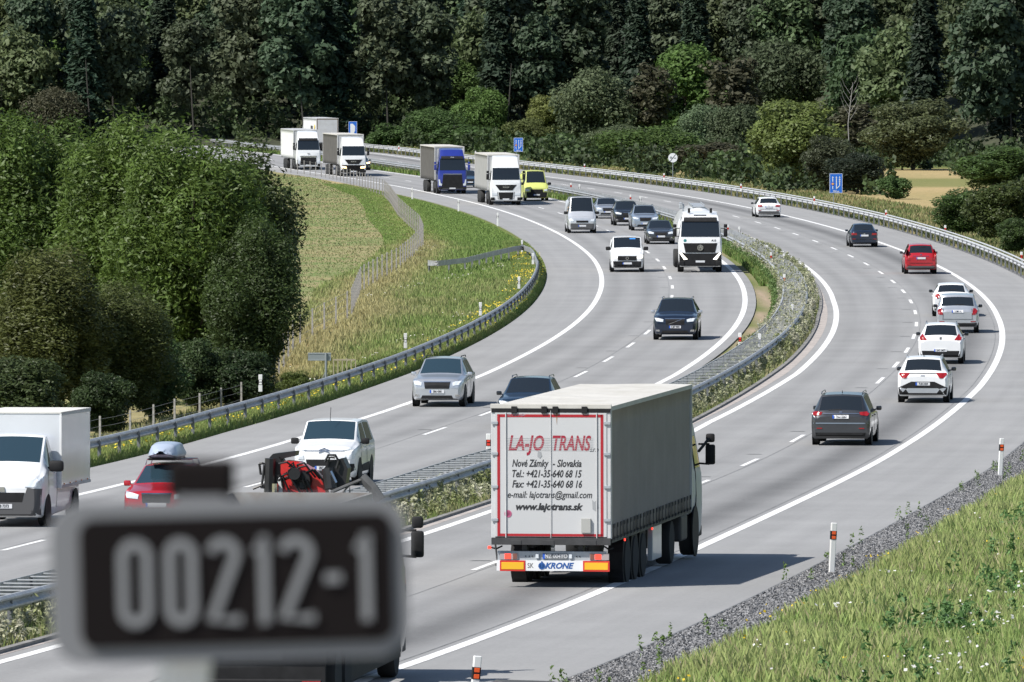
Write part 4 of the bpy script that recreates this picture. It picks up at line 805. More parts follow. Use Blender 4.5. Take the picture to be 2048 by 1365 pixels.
# rear bar
bar = MB().box((xr + .10, 0, .745), (.10, 2.32, .23), .012).build('rear_bar', GALV, t); XB = xr + .05
def bf(name, x0, y0, x1, y1, m, th=.02, parent=bar): return MB().box((XB - th / 2, (PX(x0) + PX(x1)) / 2, (PZ(y0) + PZ(y1)) / 2), (th, abs(PX(x0) - PX(x1)), abs(PZ(y0) - PZ(y1))), .003).build(name, m, parent)
bb = MB().box((xr + .06, 0, PZ(1126.5)), (.06, abs(PX(998) - PX(1216)), abs(PZ(1116.5) - PZ(1137)))).build('under_bar', WHITE, t)
YEL = mat('yellow_reflector', (.75, .42, .02), .4)
for a, b in ((998, 1048.5), (1162.5, 1215)):
    q = bf('warning_board', a, 1116.5, b, 1137.5, mat('red_reflector', (.55, .03, .02), .4), .03); bf('yellow_panel', a + 3.2, 1120, b - 3.2, 1134, YEL, .036, q)
for a, b, l in ((998, 1033, 1014), (1176, 1214, 1192.5)):
    q = bf('tail_light', a, 1102, b, 1115, mat('grey_lens', (.35, .3, .3), .3, coat=.5), .04); bf('red_lamp', l - 6, 1103.5, l + 6, 1113.5, REDLIT, .05, q); bf('clear_lens', (a + 1 if l > 1100 else b - 9), 1103, (a + 9 if l > 1100 else b - 1), 1114, mat('brown_lens', (.2, .08, .06), .3), .046, q)
np_ = bf('number_plate', 1083, 1102.5, 1131.5, 1113.5, mat('grey_plate', (.16, .17, .18), .5), .03); bf('plate_band', 1083, 1102.5, 1087.5, 1113.5, PBLUE, .034, np_); lettering('NZ 004YO', .125, PLATE, np_, (XB - .032, PX(1109.5), PZ(1108)), 'rear', off=.001, ext=.001, xs=.85)
for x in (1072, 1138): bf('plate_lamp', x - 3, 1104, x + 3, 1112, LENS, .05)
for x in (1049, 1056, 1062, 1150, 1156): bf('bolt', x - 1, 1107, x + 1, 1109.5, BLACKP, .012)
lettering('KRONE', .17, mat('blue_letter', (.02, .09, .30), .5), bb, (xr + .028, PX(1114), PZ(1127)), 'rear', off=.007, shear=.3, ext=.001, xs=1.02); lettering('SK', .15, INK, bb, (xr + .028, PX(1058.5), PZ(1127)), 'rear', ext=.001, xs=.8)
MB().lathe([(.075, -.004), (.075, .0), (.05, .0), (.05, -.004)], 'x', 18, (xr + .026, PX(1081), PZ(1127))).box((xr + .024, PX(1081), PZ(1124)), (.006, .03, .13)).build('emblem', mat('blue_letter', (0, 0, 0)), bb)
for s in (1, -1):
    q = MB().tube([(xr + .3, s * 1.1, .95), (xr + .15, s * 1.2, .9), (xr + .1, s * 1.3, .93)], .018).build('marker_arm', BLACKP, t)
    if s > 0: MB().box((xr + .1, s * 1.34, .93), (.05, .06, .06)).build('marker_lamp', REDLIT, q)
MB().tube([(xr + .14, 1.17, .6), (xr + .14, 1.22, 1.0)], .02).tube([(xr + .14, 1.17, .6), (xr + .14, 1.22, .55)], .025).build('bar_loop', FRAMEM, t)
for s in (1, -1): MB().box((xr + .3, s * .6, 1.0), (.3, .1, .4)).build('bar_bracket', FRAMEM, t)
# hook straps along the lower edge of the curtain
sm = MB().box((0, 0, -.02), (.05, .014, .36), .0).box((0, -.012, .12), (.11, .02, .1), .01).box((.03, -.012, -.14), (.06, .03, .06)).mesh('curtain_strap')
sm.materials.append(mat('strap', (.045, .045, .046), .8))
for i in range(25):
    for s in (-1, 1):
        o = bpy.data.objects.new('curtain_strap', sm); COL.objects.link(o); o.parent = t; o.location = (xr + .35 + i * .535, s * 1.285, 1.27); o.rotation_euler = (0, .0, 0 if s < 0 else math.pi)
MB().box((xr + 6.7, 0, 1.075), (13.2, 2.57, .075)).build('side_rail', FRAMEM, t)
for s in (-1, 1):
    MB().box((xr + 7.7, s * 1.19, .66), (1.5, .12, .75), .02).build('tool_locker', mat('locker_grey', (.48, .52, .56), .3, .2, coat=.4, noise=[(2, .1)]), t); MB().box((xr + 6.85, s * 1.25, 1.0), (.04, .03, .05)).box((xr + 2.2, s * 1.27, 1.0), (.04, .03, .05)).build('side_marker', REDLIT, t)
    for a in (2.9, 4.2, 5.5): MB().lathe([(.60, -.16), (.62, -.16), (.62, .16), (.60, .16)], 'y', 20, (xr + a, s * 1.05, .54)).build('mudguard', BLACKP, t)
st = dict(H=3.7, vis=2.9, parts=[]); c, bv = cab(r, L / 2, WHITE2, st); cab_front(c, bv, st, L / 2); tractor_base(r, L / 2)
MB().tube([(L / 2 - .9, -1.25, 2.35), (L / 2 - .35, -1.42, 2.62)], .035).build('sun_shield', BLACKP, c)

# ---------------------------------------------------------------- open lorry loaded with a loader crane, behind the blurred sign
L = 11.6; M = place(501, 1427, L, head=math.atan2(1, .10), fwd=1); r = root('loader_crane_truck', 'open lorry with rusty grey dropsides, mostly hidden behind the blurred number sign', 'truck', M); xr = -L / 2
BODY = mat('rusty_grey_body', (.30, .30, .29), .7, .2, noise=[(2, .15)], wear=((.20, .13, .08), 2.5, .8)); BODG = mat('dark_body', (.10, .10, .10), .7, noise=[(3, .3)])
ZT = 3.3
MB().box((xr + .06, 0, 2.2), (.08, 2.40, ZT - 1.5)).build('tailgate', BODY, r)
for s in (1, -1): MB().box((xr + 3.3, s * 1.18, (ZT + 1.3) / 2), (6.4, .07, ZT - 1.3)).build('side_board', BODY, r)
for s in (1, -1):
    for x in (0.08, 1.6, 3.2, 4.8, 6.4): MB().box((xr + x, s * 1.22, 2.2), (.09, .06, ZT - 1.4)).build('side_post', BODG, r)
MB().box((xr + 6.55, 0, (ZT + 1.3) / 2 + .01), (.08, 2.40, ZT - 1.3)).build('headboard', BODY, r); MB().box((xr + 3.3, 0, 1.3), (6.4, 2.3, .12)).build('load_floor', BODG, r)
MB().box((xr + 5.2, 0, .98), (9.8, .95, .3)).build('chassis', FRAMEM, r); MB().box((xr + .1, 0, .46), (.1, 2.3, .16), .02).build('rear_bar', BLACKP, r); MB().box((xr + .35, 0, .75), (.05, 2.35, .95), .01).build('rear_shade_panel', BLACKP, r); MB().box((xr + .75, .75, .72), (.03, .7, .85)).build('shade_flap', BLACKP, r); MB().box((xr + .75, -.75, .72), (.03, .7, .85)).build('shade_flap', BLACKP, r)  # black panels behind the rear bar stand in for the shadow underneath
for s in (1, -1):
    MB().box((xr + .04, s * .98, .46), (.04, .3, .11)).build('tail_light', REDL, r)
    for a in (1.6, 2.95): wheel(r, xr + a, s * 1.02, .5, .42, s, True)
c, bv = cab(r, L / 2, GRAPH, dict(H=2.6, vis=2.4)); cab_front(c, bv, dict(H=2.6, vis=2.4, parts=[]), L / 2); wheel(r, L / 2 - 1.4, 1.05, .5, .31, 1, True); wheel(r, L / 2 - 1.4, -1.05, .5, .31, -1, True)
for s in (1, -1): MB().box((xr + 7.0, s * 1.19, .80), (7.4, .05, .95)).build('dark_side_panel', BLACKP, r)  # added black panels along both sides, imitating the shadow under the lorry
# the loader crane (a load of its own, resting in the body)
ld = empty('loader_crane', Matrix.LocRotScale(r.location, r.rotation_euler, None) @ Vector((xr + 7.3, 0, 1.15)), r.rotation_euler); tag(ld, 'folded red and black loader crane with hoses between cab and body of the open lorry', 'crane')
CRED = mat('crane_red', (.50, .02, .02), .35, coat=.4, noise=[(3, .1)]); CBLK = mat('crane_black', (.014, .014, .015), .45, noise=[(5, .3)])
Z = lambda py_: (1369 - py_) / 117.8 - 1.15; Yv = lambda px_: -(px_ - 621) / 117.8
def plate_poly(name, pts, m, x, th): MB().poly([(x, Yv(a), Z(b)) for a, b in pts], (th, 0, 0)).build(name, m, ld)
plate_poly('boom', [(566, 985), (566, 925), (575, 920), (602, 922), (636, 942), (650, 962), (657, 985)], CRED, .2, .5)
plate_poly('boom_tip', [(588, 925), (600, 926), (600, 938), (586, 936)], CRED, .1, .5)
plate_poly('base_block', [(545, 985), (545, 920), (560, 912), (568, 925), (570, 985)], CBLK, .3, .6)
plate_poly('winch_block', [(655, 975), (652, 935), (662, 922), (690, 914), (700, 935), (696, 965), (672, 980)], CBLK, .25, .5)
plate_poly('seat_cushion', [(540, 915), (547, 907), (594, 901), (592, 911), (560, 918)], CBLK, .4, .5)
plate_poly('grey_panel', [(560, 985), (562, 955), (567, 950), (571, 985)], mat('light_grey_panel', (.55, .56, .57), .5), .15, .1)
MB().lathe([(.14, -.25), (.17, -.2), (.17, .25), (.14, .3)], 'x', 14, (.35, Yv(610), Z(958))).lathe([(.10, -.25), (.12, .25)], 'x', 12, (.15, Yv(598), Z(945))).build('valve_block', CBLK, ld)
hs = MB(); rr = random.Random(3)
for i in range(16):
    x0, y0 = rr.uniform(560, 620), rr.uniform(925, 965); x1, y1 = x0 + rr.uniform(8, 40), y0 + rr.uniform(5, 30)
    hs.tube([(.1, Yv(x0), Z(y0)), (.02, Yv((x0 + x1) / 2), Z(min(y0, y1) - rr.uniform(2, 10))), (.1, Yv(x1), Z(y1))], .018, 5)
for pts in ([(523, 926), (529, 925), (540, 927), (538, 960), (530, 975)], [(523, 926), (526, 948)], [(533, 928), (530, 955), (527, 975)], [(510, 976), (530, 968), (545, 978)], [(655, 922), (662, 908), (676, 908), (682, 920), (678, 935)], [(660, 930), (664, 913), (675, 913)]): hs.tube([(.2, Yv(a), Z(b)) for a, b in pts], .022, 5)
hs.build('hydraulic_hose', CBLK, ld)
MB().tube([(.2, Yv(543), Z(985)), (.2, Yv(545), Z(915))], .09, 8).build('black_cylinder', CBLK, ld); MB().tube([(.1, Yv(668), Z(975)), (.15, Yv(662), Z(935))], .11, 10).build('black_cylinder', CBLK, ld)
MB().tube([(.05, Yv(679), Z(963)), (.05, Yv(668), Z(940))], .03, 8).tube([(.1, Yv(556), Z(985)), (.1, Yv(556), Z(965))], .06, 8).build('cylinder_rod', CHROME, ld)
MB().tube([(-.1, Yv(672), Z(981)), (.3, Yv(735), Z(954))], .03, 6).tube([(.1, Yv(690), Z(984)), (.1, Yv(706), Z(968)), (.1, Yv(706), Z(985))], .02, 5).tube([(.3, Yv(727), Z(952)), (.3, Yv(750), Z(975)), (.3, Yv(765), Z(998))], .10, 6).build('outrigger_bar', BODG, ld)
# ---------------------------------------------------------------- trees
LEAF = mat('leaf', (.08, .12, .03), .6, spec=.2, trans=.35, objcol=True, noise=[(.9, .35), (.25, .2)])
LEAFW = mat('leaf_shiny', (.08, .12, .03), .5, spec=.3, trans=.38, objcol=True, noise=[(1.3, .4), (.35, .22)])
BARK = mat('bark', (.085, .07, .055), .95, noise=[(3, .3)]); BARKP = mat('pale_bark', (.28, .26, .24), .9, noise=[(3, .3)])
def quads(C, N, U, s, el):                     # C centres, N normals, U in-plane directions
    N = N / np.linalg.norm(N, axis=1, keepdims=True); T = np.cross(N, U); T /= np.linalg.norm(T, axis=1, keepdims=True) + 1e-9; B = np.cross(N, T); s = s[:, None]
    a, b = T * s * .5, B * s * el * .5
    # kite shaped leaf clumps
    V = np.stack([C - b, C + a * .9, C + b, C - a * .9], 1).reshape(-1, 3); F = np.arange(len(V)).reshape(-1, 4); return V, F
def unit(n, rng): v = rng.normal(size=(n, 3)); return v / np.linalg.norm(v, axis=1, keepdims=True)
def crown_arrays(seed, H, W_, kind, nleaf, ls, el=1.6, z0=.22):
    rng = np.random.default_rng(seed)
    if kind == 'spruce':
        t = rng.random(nleaf) ** .75; z = H * (.12 + .88 * t); tier = (np.floor(z / (H / 17)) % 2) * .12; R = (W_ / 2) * (1 - (z / H)) ** .85 * (1.0 - tier) + .15; ph = rng.random(nleaf) * 6.283; rr = R * rng.random(nleaf) ** .4
        bl = .75 + .25 * np.sin(ph * 5 + z * 3); C = np.stack([np.cos(ph) * rr * bl, np.sin(ph) * rr * bl, z - rr * .35], 1); N = np.stack([np.cos(ph) * .5, np.sin(ph) * .5, 1 + 0 * ph], 1) + rng.normal(size=(nleaf, 3)) * .4
        return quads(C, N, rng.normal(size=(nleaf, 3)), ls * (.6 + .8 * rng.random(nleaf)), el)
    nc = {'bush': 34, 'tall': 52, 'round': 46, 'willow': 70, 'sparse': 40}[kind]
    hc = H * (1 - z0) / 2; zc = H * z0 + hc
    d = unit(nc, rng); rad = .35 + .6 * rng.random(nc) ** .6; c = d * rad[:, None]
    if kind == 'tall': c[:, :2] *= (1 - .25 * np.clip(c[:, 2:3], -1, 1))
    if kind in ('round', 'willow'): c[:, :2] *= np.where(c[:, 2:3] < -.4, .85, 1)
    c = c * np.array([W_ / 2 * .82, W_ / 2 * .82, hc * .88]) + np.array([0, 0, zc])
    cr = (W_ / 2) * (.20 + .22 * rng.random(nc)) * (1.15 if kind == 'round' else 1)
    w = cr ** 2; k = rng.choice(nc, nleaf, p=w / w.sum()); dd = unit(nleaf, rng); r_ = cr[k] * (.55 + .5 * rng.random(nleaf) ** .5)
    sq = np.array([1, 1, .78]) if kind != 'willow' else np.array([1, 1, 1.05])
    C = c[k] + dd * r_[:, None] * sq
    # twigs poking out
    tw = rng.random(nleaf) < .10; C[tw] += dd[tw] * (cr[k][tw] * .35 * rng.random(tw.sum()))[:, None]
    if kind == 'willow': C[:, 2] -= .0; sprig = rng.random(nleaf) < .15; C[sprig, 2] += rng.random(sprig.sum()) * .7
    C[:, 2] = np.maximum(C[:, 2], .1 + rng.random(nleaf) * .5)
    N = dd * .55 + np.array([0, 0, .35]) + rng.normal(size=(nleaf, 3)) * .40
    U = rng.normal(size=(nleaf, 3))
    if kind == 'willow': U = np.array([0, 0, 1.]) + rng.normal(size=(nleaf, 3)) * .5; U = np.cross(N, U)
    return quads(C, N, U, ls * (.6 + .8 * rng.random(nleaf)), el)
def trunk_mesh(seed, H, W_, z0, rad):
    rr = random.Random(seed); b = MB(); lean = rr.uniform(-.04, .04) * H
    top = H * .82; pts = [(0, 0, -.6), (0, 0, 0), (lean * .3, 0, H * .25), (lean * .6, lean * .3, H * .5), (lean, lean * .3, top)]
    b.tube(pts, [rad * 1.35, rad * 1.1, rad * .85, rad * .6, rad * .12], 7)
    for i in range(9):
        f = rr.uniform(max(.18, z0), .75); a = rr.uniform(0, 6.28); ln = W_ * .42 * rr.uniform(.6, 1) * (1.1 - f * .6); p0 = Vector((lean * f, lean * .2 * f, H * f))
        b.tube([p0, p0 + Vector((math.cos(a) * ln * .5, math.sin(a) * ln * .5, ln * .35)), p0 + Vector((math.cos(a) * ln, math.sin(a) * ln, ln * .8))], [rad * .35, rad * .22, rad * .05], 5)
    return b.mesh('trunk', True)
PRO = {}
def proto(kind, k):
    key = (kind, k)
    if key not in PRO:
        H, W_, n, ls, el, z0, rad = {'round': (12, 9, 17000, .30, 1.5, .05, .22), 'tall': (16, 7.5, 18000, .30, 1.5, .04, .24), 'spruce': (18, 6, 7000, .42, 2.2, .1, .2), 'bush': (5, 6.5, 7000, .28, 1.5, .02, .08), 'broad': (11, 12, 20000, .31, 1.5, .04, .2), 'willow': (10.5, 7.5, 62000, .095, 2.6, .02, .22), 'sparse': (12, 6, 2200, .40, 1.6, .2, .14), 'fine': (9, 7, 24000, .18, 1.7, .05, .16)}[kind]
        sd = hash_(kind) + k * 17
        V, F = crown_arrays(sd, H, W_, 'round' if kind in ('fine', 'broad') else kind, n, ls, el, z0)
        cm = np_mesh('crown', V, F); cm.materials.append(LEAFW if kind in ('willow', 'fine') else LEAF); tm = trunk_mesh(sd, H, W_, z0, rad); tm.materials.append(BARK); PRO[key] = (cm, tm, H, W_)
    return PRO[key]
def hash_(s): return sum(ord(c) * (i + 3) for i, c in enumerate(s))
_tn = [0]
def tree(kind, px, ytop, wpx, Y, col, label, name=None, group=None, cat='tree', H=None):
    Y = Y * K; top = at(px, ytop, Y); X = top.x; z0 = float(zg(X, Y)) - .06; h = (top.z - z0) if H is None else H; w = wpx / FOC * Y
    r_ = w / h
    if kind in ('tall', 'round', 'bush') and h > 3: kind = 'tall' if r_ < .6 else 'round' if r_ < .9 else 'broad'
    k = _tn[0] % 3; _tn[0] += 1; cm, tm, PH, PW = proto(kind, k)
    col = tuple(c * (1.45 if Y > 480 * K else 1.15) for c in col)
    e = empty(name or {'spruce': 'spruce_tree', 'bush': 'bush', 'willow': 'willow_tree', 'sparse': 'sparse_tree'}.get(kind, 'bush' if cat == 'bush' else 'broadleaf_tree'), (X, Y, z0), (0, 0, random.Random(_tn[0] * 7).uniform(0, 6.28)))
    tag(e, label, cat, group)
    for nm, me in (('crown', cm), ('trunk', tm)):
        o = bpy.data.objects.new(nm, me); COL.objects.link(o); o.parent = e; o.scale = (w / PW, w / PW, h / PH); o.color = (*col, 1)
    return e
G1 = (.062, .105, .028); G2 = (.05, .085, .028); OL = (.075, .09, .032); GR = (.052, .068, .036); DK = (.026, .040, .020); DD = (.018, .028, .018); YG = (.10, .115, .035); PG = (.075, .095, .05); BR = (.056, .056, .034); BG = (.062, .10, .03)
# near clump on the left (willows)
WG = (.080, .124, .026)
for a in ((50, 212, 330, 197, (.072, .115, .024), 'tall green willow at the left edge, behind the two olive bushes'),
          (170, 238, 300, 211, (.066, .106, .024), 'green willow between the left-edge willow and the wide sunlit ones'),
          (262, 226, 330, 193, WG, 'bright topped willow left of the largest willow'),
          (380, 248, 330, 189, WG, 'largest rounded willow, tall and dark on its right side'),
          (470, 262, 300, 191, (.052, .072, .022), 'dark rounded willow that ends the clump beside the field'),
          (505, 430, 210, 187, (.045, .07, .02), 'low dark willow at the foot of the clump, its edge over the field fence')):
    tree('willow', *a)
tree('fine', 30, 700, 210, 171, (.05, .07, .025), 'dark green bush under the olive willow right at the left edge', 'bush', cat='bush')
tree('fine', 205, 735, 130, 174, (.035, .055, .02), 'dark low bush behind the left end of the wire fence', 'bush', cat='bush')
tree('willow', 85, 490, 300, 177, (.078, .09, .026), 'olive brown bushy willow low at the left edge above the box van', 'willow_bush')
tree('willow', 225, 560, 250, 179, (.068, .085, .025), 'olive willow bush low in front of the large dark willow', 'willow_bush')
tree('fine', 300, 655, 150, 181, (.06, .10, .035), 'small green bush at the foot of the willows by the fence', 'bush', cat='bush')
tree('fine', 395, 665, 130, 183, (.045, .07, .025), 'dark low bush under the large willow by the wire fence', 'bush', cat='bush')
tree('fine', 480, 690, 140, 183, (.03, .05, .02), 'dark bush at the shaded foot of the largest willow', 'bush', cat='bush')
tree('fine', 590, 738, 70, 183, (.09, .12, .03), 'low green yellow weeds bush left of the small number board', 'bush', cat='bush')
# trees behind the road, left to right
B = [('round', -10, 90, 130, 585, DK, 'dark tree touching the left edge above the willows'),
 ('round', 80, 62, 150, 600, G1, 'fresh green round tree above the left willows'),
 ('round', 222, 72, 175, 596, BG, 'bright green broad tree second from the left behind the willows'),
 ('round', 150, 30, 150, 640, GR, 'grey green tree rising between the two bright green ones'),
 ('bush', 105, 175, 110, 575, BR, 'brownish shrub below the two bright green trees'),
 ('tall', 318, 62, 130, 606, GR, 'grey green tree right of the broad bright green tree'),
 ('tall', 395, 78, 120, 600, GR, 'dull grey green tree left of the tall pale crown'),
 ('tall', 510, 12, 190, 612, PG, 'tall pale leaved tree with a spreading crown above the willow tops'),
 ('tall', 470, 120, 110, 590, GR, 'low dull tree below the tall pale crown'),
 ('round', 628, 92, 150, 596, OL, 'olive grey rounded tree just above the white box trailers'),
 ('tall', 738, 30, 170, 604, GR, 'dark grey tree rising above the blue P sign'),
 ('sparse', 800, 50, 120, 588, GR, 'thin bare-stemmed tree right of the blue P sign'),
 ('round', 905, 110, 110, 585, BG, 'bright green narrow tree above the blue lorry'),
 ('tall', 852, 40, 120, 620, DK, 'dark narrow tree between the thin tree and the bright green one'),
 ('round', 1000, 20, 150, 610, BG, 'bright green crown high in the forest right of the picture centre'),
 ('round', 960, 170, 120, 575, G1, 'green bushy tree left of the middle blue lane sign'),
 ('bush', 870, 215, 110, 566, G2, 'green roadside bush behind the blue lorry'),
 ('bush', 775, 250, 90, 566, G2, 'small roadside bush right of the blue P sign'),
 ('bush', 930, 250, 130, 560, G2, 'dark roadside bush between the blue and white lorries'),
 ('tall', 1078, 55, 150, 600, GR, 'dull tall tree above the middle blue lane sign'),
 ('round', 1100, 180, 95, 560, YG, 'small yellowish tree right of the middle blue lane sign'),
 ('bush', 1062, 235, 110, 545, OL, 'olive bush behind the middle blue lane sign'),
 ('bush', 1120, 270, 80, 530, G2, 'low green bush left of the dark hedge by the rail'),
 ('tall', 1195, 140, 165, 545, PG, 'broad pale grey green tree right of the yellowish tree'),
 ('round', 1372, 78, 170, 560, G1, 'tall green tree with a light left flank above the round sign'),
 ('sparse', 1300, 118, 110, 545, BR, 'twiggy brownish tree between two fuller crowns'),
 ('sparse', 1460, 100, 120, 540, BR, 'tall twiggy grey tree behind the round sign'),
 ('round', 1405, 205, 110, 515, (.085, .12, .065), 'pale silver green round tree above the round sign'),
 ('bush', 1240, 250, 120, 500, PG, 'pale bush at the left end of the dark hedge'),
 ('bush', 1300, 255, 190, 485, (.05, .08, .022), 'wide dark green hedge bush behind the outer rail'),
 ('bush', 1420, 285, 130, 462, BR, 'brownish dark bush between the round sign and the yellowish tree'),
 ('round', 1560, 80, 190, 560, GR, 'large dull tree behind the yellowish tree'),
 ('round', 1640, 55, 170, 590, G2, 'green topped tree high behind the yellowish tree'),
 ('tall', 1480, 205, 120, 500, GR, 'grey tree left of the yellowish tree'),
 ('fine', 1590, 186, 185, 408, (.12, .155, .045), 'yellow green tree standing alone behind the outer rail left of the big blue sign'),
 ('fine', 1660, 265, 100, 402, (.055, .065, .035), 'grey green small tree directly behind the big blue lane sign'),
 ('fine', 1715, 300, 120, 398, (.03, .04, .024), 'dark low tree right of the big blue lane sign'),
 ('sparse', 1715, 200, 120, 490, BR, 'brown twiggy tree around the dead white stem'),
 ('fine', 1826, 190, 175, 470, (.085, .10, .045), 'round dark tree standing in the straw coloured field at right'),
 ('bush', 1790, 352, 62, 385, (.07, .12, .04), 'small bright bush by the rail in front of the straw field'),
 ('fine', 1990, 286, 160, 400, (.06, .10, .028), 'green bush behind the dark shrubs at the right edge'),
 ('fine', 1932, 372, 140, 312, (.05, .085, .022), 'dark green shrub at the right by the outer rail'),
 ('fine', 2008, 352, 150, 297, (.055, .075, .022), 'dark shrub cut off by the right edge, tallest of the shrubs there'),
 ('fine', 2040, 430, 90, 284, (.05, .08, .024), 'low shrub behind the rail at the right edge')]
for a in B: tree(a[0], a[1], a[2], a[3] * 1.08, a[4], a[5], a[6], group=None, cat='bush' if a[0] == 'bush' else 'tree')
# dead white stem
e = empty('dead_tree', at(1700, 220, 486 * K)); e.location.z = float(zg(e.location.x, 486 * K)); tag(e, 'bare dead white tree stem standing against the dark forest', 'tree'); zt_ = at(1700, 165, 486 * K).z - e.location.z
b = MB(); b.tube([(0, 0, 0), (-.2, 0, zt_ * .5), (.1, 0, zt_ * .8), (.3, 0, zt_)], [.05, .05, .04, .02], 5)
for i in range(9):
    f = .55 + i * .045; s_ = (-1) ** i; b.tube([(0, 0, zt_ * f), (s_ * .6, .1, zt_ * f + .9), (s_ * 1.0, .1, zt_ * f + 2.0)], [.02, .015, .008], 4)
b.build('trunk', mat('dead_wood', (.30, .285, .27), .9), e)
# the wooded slope behind: one mass
def forest():
    VV = []; FF = []; CC = []; off = 0; rng = np.random.default_rng(11)
    pr = {}
    for kind in ('round', 'tall', 'spruce'):
        for k in range(2):
            H, W_ = {'round': (14, 9), 'tall': (18, 8), 'spruce': (21, 6.5)}[kind]; pr[(kind, k)] = (crown_arrays(900 + k * 7 + len(kind), H, W_, kind, 6500, .44 if kind != 'spruce' else .38, 1.5 if kind != 'spruce' else 2.3, .15), H, W_)
    spots = []
    for row, Y in enumerate(K * np.arange(578, 742, 11.5)):
        half = Y * 1024 / FOC * 1.25 + 12; n = int(2 * half / 6.2)
        for i in range(n):
            X = -half + (i + rng.uniform(-.3, .3)) * 2 * half / n; spots.append((X, Y + rng.uniform(-4, 4)))
    for row, q in enumerate(np.arange(505, 604, 13)):
        Y = q * K      # the wood comes forward on the right
        x0 = 62 + (604 - q) * -.22 if q > 540 else 50
        for X in np.arange(x0 - (q - 505) * .20, Y * 1024 / FOC * 1.25 + 14, 6.4): spots.append((X + rng.uniform(-2, 2), Y + rng.uniform(-4, 4)))
    for (X, Y) in spots:
        right = X > 45; kind = rng.choice(['spruce', 'tall', 'round'], p=[.5, .3, .2] if (right or Y > 660 * K) else [.3, .42, .28]); k = int(rng.integers(2)); (V, F), H, W_ = pr[(kind, k)]
        s = rng.uniform(.85, 1.25); a = rng.uniform(0, 6.28); R = np.array([[math.cos(a), -math.sin(a), 0], [math.sin(a), math.cos(a), 0], [0, 0, 1]])
        Vn = (V * s) @ R.T + np.array([X, Y, float(zg(X, Y))]); VV.append(Vn); FF.append(F + off); off += len(V)
        base = np.array({'spruce': (.022, .036, .022), 'tall': (.036, .05, .028), 'round': (.045, .064, .028)}[kind]) * rng.uniform(.8, 1.2) * (1.4 if right else 1.85)
        CC.append(np.tile(base * np.array([rng.uniform(.85, 1.15), 1, 1]), (len(V), 1)))
    me = np_mesh('forest', np.concatenate(VV), np.concatenate(FF), np.concatenate(CC)); o = link('forest', me, mat('forest_leaf', (.04, .05, .03), .6, spec=.3, trans=.3, vcol=True, noise=[(.5, .3)]))
    tag(o, 'dense dark wooded hillside filling the top of the picture', 'forest', kind='stuff')
    b = MB()
    for (X, Y) in spots[::2]:
        z = float(zg(X, Y)); h = rng.uniform(7, 12); dx = rng.uniform(-.5, .5); b.tube([(X + 1, Y - 2.5, z - .5), (X + 1 + dx, Y - 2.5, z + h * .6), (X + 1 + dx * 1.5, Y - 2.5, z + h)], [.13, .09, .04], 5, False)
    b.build('trunks', mat('forest_bark', (.045, .042, .036), .95), o)['kind'] = 'stuff'
forest()
# ---------------------------------------------------------------- delineators
PWH = mat('delineator_white', (.72, .72, .71), .45); ORG = mat('orange_reflector', (.85, .12, .03), .3, coat=.3); RREF = mat('red_white_reflector', (.72, .05, .03), .3)
def delineator_meshes(h):
    w, d = .12, .10; body = MB().box((0, 0, h / 2), (w, d, h), .012).mesh('body'); 
    band = MB().box((0, 0, h - .27), (w + .006, d + .006, .19)).mesh('band'); re = MB().box((0, -d / 2 - .005, h - .22), (.085, .012, .07), .004).box((0, -d / 2 - .005, h - .32), (.085, .012, .07), .004).mesh('reflector')
    body.materials.append(PWH); band.materials.append(BLACKP); return body, band, re
_dm = {}
def delineator(p, label, h=1.1, refl=None, group=None, lean=0, rot=0, w=1.0):
    if h not in _dm: _dm[h] = delineator_meshes(h)
    body, band, re = _dm[h]; e = empty('delineator_post', p, (0, lean, rot)); tag(e, label, 'delineator', group); e.scale = (w, w, 1)
    for nm, me in (('body', body), ('band', band), ('reflector', re)):
        o = bpy.data.objects.new(nm, me); COL.objects.link(o); o.parent = e
        if nm == 'reflector':
            if not me.materials: me.materials.append(ORG)
            o.material_slots[0].link = 'OBJECT'; o.material_slots[0].material = refl or ORG
    return e
GD = 'white roadside delineators'
delineator(back(2000, 952), 'white delineator with orange reflectors on the gravel at the right edge', rot=.2, lean=.05, group=GD)
delineator(back(1663, 1146), 'tall white delineator with orange reflectors on the gravel right of the lorry shadow', rot=.2, lean=.05, group=GD)
q = back(943, 1452); delineator(q, 'white delineator with orange reflectors cut off by the bottom edge', rot=.2, lean=.09, group=GD)
def small(px, py_base, hh, label, col, lat_z=0.62, grp='short delineators on the rails'):
    p = back(px, py_base, lat_z); e = delineator(p, label, hh, col, grp, rot=0, w=1.15)
ORD = ['first', 'second', 'third', 'fourth', 'fifth', 'sixth', 'seventh', 'eighth', 'ninth', 'tenth']
WHR = mat('white_reflector', (.8, .8, .8), .3)
for i, (x, y) in enumerate([(797.7, 303), (951, 314), (1169, 341), (1328, 361), (1482, 383), (1628.5, 409), (1772, 438), (1890.5, 470), (2043, 526)]):
    small(x, y, .62, f'short red and white delineator, {ORD[i]} from the left along the outer guardrail', RREF, .55)
for i, (x, y) in enumerate([(1142, 381), (1261, 406), (1455.7, 469), (1542, 527), (1568.7, 573), (1480, 696), (977, 909)]):
    small(x, y, .62, f'short delineator with red reflectors, {["first", "second", "third", "fourth", "fifth", "sixth", "last and nearest"][i]} along the left rail of the median', RREF, .4)
for i, (x, y) in enumerate([(1159, 382), (1280.6, 407), (1478.6, 471), (1533.8, 509), (1568, 527), (1584.6, 633), (1519.4, 694)]):
    small(x, y, .55, f'short black banded delineator, {["first", "second", "third", "fourth", "fifth", "sixth", "last and nearest"][i]} among the median weeds', WHR, .4)
for i, (x, y) in enumerate([(1066, 529), (1038, 578), (961, 632), (811, 697), (521, 784)]):
    small(x, y, .62, f'white and black delineator top behind the left guardrail, {ORD[4 - i]} from the left', WHR, .5)
